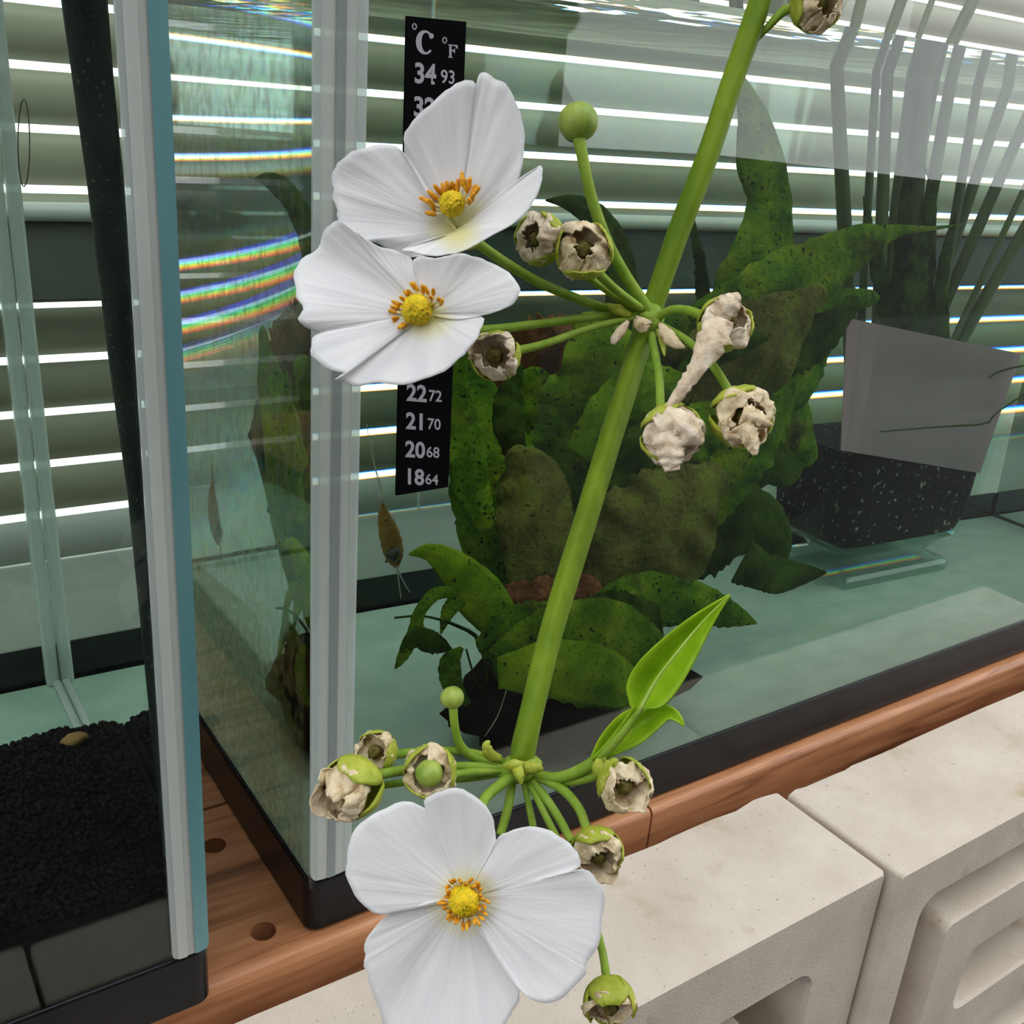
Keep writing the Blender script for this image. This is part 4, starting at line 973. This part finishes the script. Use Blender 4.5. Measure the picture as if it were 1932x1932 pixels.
withered((1102, 474), 46, .252, (-.1, .0, .9), [(1125, 512, 20, .256), (1160, 545, 17, .263), (1212, 584, 15, .272)], 'withered bloom beside the curved stalk of the large bud', 'wither', .9, 3, (0, 100, 215))
withered((936, 672), 40, .250, (-.25, -.12, .9), [(965, 664, 18, .252), (1030, 648, 15, .257), (1110, 620, 14, .265), (1200, 598, 13, .273)], 'withered bloom under the middle flower', 'wither_pink', .85, 4, (40, 170, 290))
withered((1366, 612), 44, .258, (.35, .25, .75), [(1330, 598, 20, .262), (1295, 585, 17, .266), (1262, 586, 16, .270), (1238, 604, 15, .274)], 'withered bloom with a long pale strand', 'wither_pink', .9, 5, (60, 190, 300),
         strands=([(1362, 600, 46, .252), (1345, 640, 60, .250), (1318, 690, 34, .249), (1290, 730, 26, .249), (1262, 772, 18, .250)], [(1352, 598, 40, .2535), (1375, 575, 46, .252), (1388, 560, 24, .252), (1392, 552, 4, .252)]))
withered((1266, 818), 50, .254, (.1, -.25, .9), [(1246, 775, 18, .258), (1244, 720, 16, .263), (1236, 670, 16, .268), (1226, 620, 14, .274)], 'withered bloom hanging at the end of the pale strand', 'wither_pink', .85, 6, (80, 200, 310),
         strands=([(1256, 815, 60, .2475), (1264, 850, 56, .2465), (1266, 872, 40, .2465), (1268, 888, 26, .247)], [(1240, 810, 50, .248), (1275, 800, 60, .247), (1305, 820, 50, .247), (1326, 836, 10, .248)]))
withered((1396, 785), 50, .254, (.28, -.18, .85), [(1378, 742, 17, .258), (1345, 690, 16, .262), (1300, 645, 15, .267), (1245, 612, 13, .273)], 'withered bloom farthest to the right of the upper whorl', 'wither', .95, 7, (70, 190, 300),
         strands=([(1400, 800, 46, .2475), (1415, 828, 34, .247), (1422, 848, 20, .247), (1424, 858, 8, .247)], [(1400, 780, 44, .2475), (1430, 790, 30, .247), (1457, 802, 4, .247)]))
withered((668, 1482), 50, .240, (-.55, -.30, .75), [(712, 1462, 20, .244), (800, 1448, 18, .250), (900, 1446, 16, .257), (965, 1450, 14, D2)], 'largest withered bloom, leftmost of the lower whorl', 'wither', 1.25, 8, (10, 130, 250), core=.9)
withered((712, 1418), 34, .250, (-.35, .10, .75), [(740, 1424, 18, .253), (800, 1418, 16, .257), (880, 1418, 15, .260), (960, 1440, 13, D2 + .001)], 'small withered bloom behind the largest withered one', 'wither', .8, 9, (60, 180, 300))
withered((812, 1455), 42, .244, (-.02, .05, .95), [(850, 1462, 16, .250), (900, 1456, 15, .256), (965, 1454, 13, D2)], 'green seed head with shrivelled petals above the lowest flower', 'wither', .62, 10, (200, 330, 80), fruit=True, core=1.05)
withered((1174, 1478), 42, .250, (.18, -.05, .9), [(1140, 1458, 16, .254), (1100, 1470, 20, .257), (1050, 1474, 20, .260), (1000, 1460, 16, D2)], 'withered bloom below the bright green plantlet leaves', 'wither', .95, 11, (-10, 110, 220))
withered((1124, 1606), 42, .244, (.2, -.30, .85), [(1108, 1570, 18, .248), (1092, 1525, 18, .253), (1055, 1485, 18, .258), (1000, 1462, 15, D2)], 'withered bloom between the lowest flower and the concrete block', 'wither', .9, 12, (60, 170, 290))
withered((1150, 1888), 42, .232, (.02, -.55, .65), [(1145, 1852, 17, .234), (1133, 1780, 15, .238), (1100, 1680, 15, .244), (1050, 1580, 14, .252), (995, 1470, 13, D2)], 'closed withered bloom at the bottom edge on a hanging stalk', 'wither', .8, 13, (30, 110, 200, 290))
for pts in ([(1078, 1588, 16, .252), (1055, 1545, 17, .256), (1025, 1500, 17, .259), (995, 1462, 14, D2)], [(944, 1575, 17, .256), (958, 1525, 18, .258), (968, 1470, 15, D2)],
            [(1006, 1560, 14, .259), (998, 1520, 13, .260), (988, 1470, 12, D2)], [(722, 1482, 14, .250), (800, 1472, 13, .254), (880, 1470, 12, .259), (960, 1458, 11, D2)]):
    pxtube('pedicel', pts, 'pedicel', stalk, 10, 14)

# fresh leaves of the young plantlet
pl = [[(1120, 1436, 10, .252), (1160, 1395, 16, .250), (1200, 1345, 22, .248), (1206, 1330, 40, .2475), (1216, 1312, 78, .247), (1240, 1278, 90, .246), (1278, 1230, 74, .244), (1315, 1185, 48, .242), (1350, 1148, 22, .240), (1377, 1122, 2, .239)],
      [(1118, 1438, 14, .254), (1150, 1405, 46, .253), (1190, 1375, 66, .252), (1230, 1352, 52, .251), (1262, 1345, 26, .250), (1282, 1358, 12, .249), (1290, 1370, 2, .249)]]
for i, p in enumerate(pl):
    leaf_px('young_leaf', p, 'leaf', stalk, at, n=36, cols=8, crease=-.55, wav=.05, wn=2, seed=i + 2, jag=.0, thick=.0004)
pxtube('midrib', [(1205, 1345, 10, .2465), (1240, 1280, 6, .2435), (1280, 1228, 5, .2418), (1316, 1184, 4, .2408), (1350, 1148, 3, .2395), (1376, 1123, 1, .239)], 'leafrib', stalk, 8, 16)
pxtube('leaf_stalk', [(1212, 1335, 10, .2465), (1200, 1350, 14, .2470), (1160, 1400, 18, .250), (1110, 1445, 24, .255), (1050, 1468, 22, .259), (995, 1455, 16, D2)], 'pedicel', stalk, 10, 18)
leaf_px('bract', [(1120, 1440, 20, .251), (1138, 1450, 44, .250), (1150, 1446, 30, .249), (1165, 1432, 4, .249)], 'sepal', stalk, at, n=14, cols=5, crease=.3, wav=.15, seed=4, jag=.2)
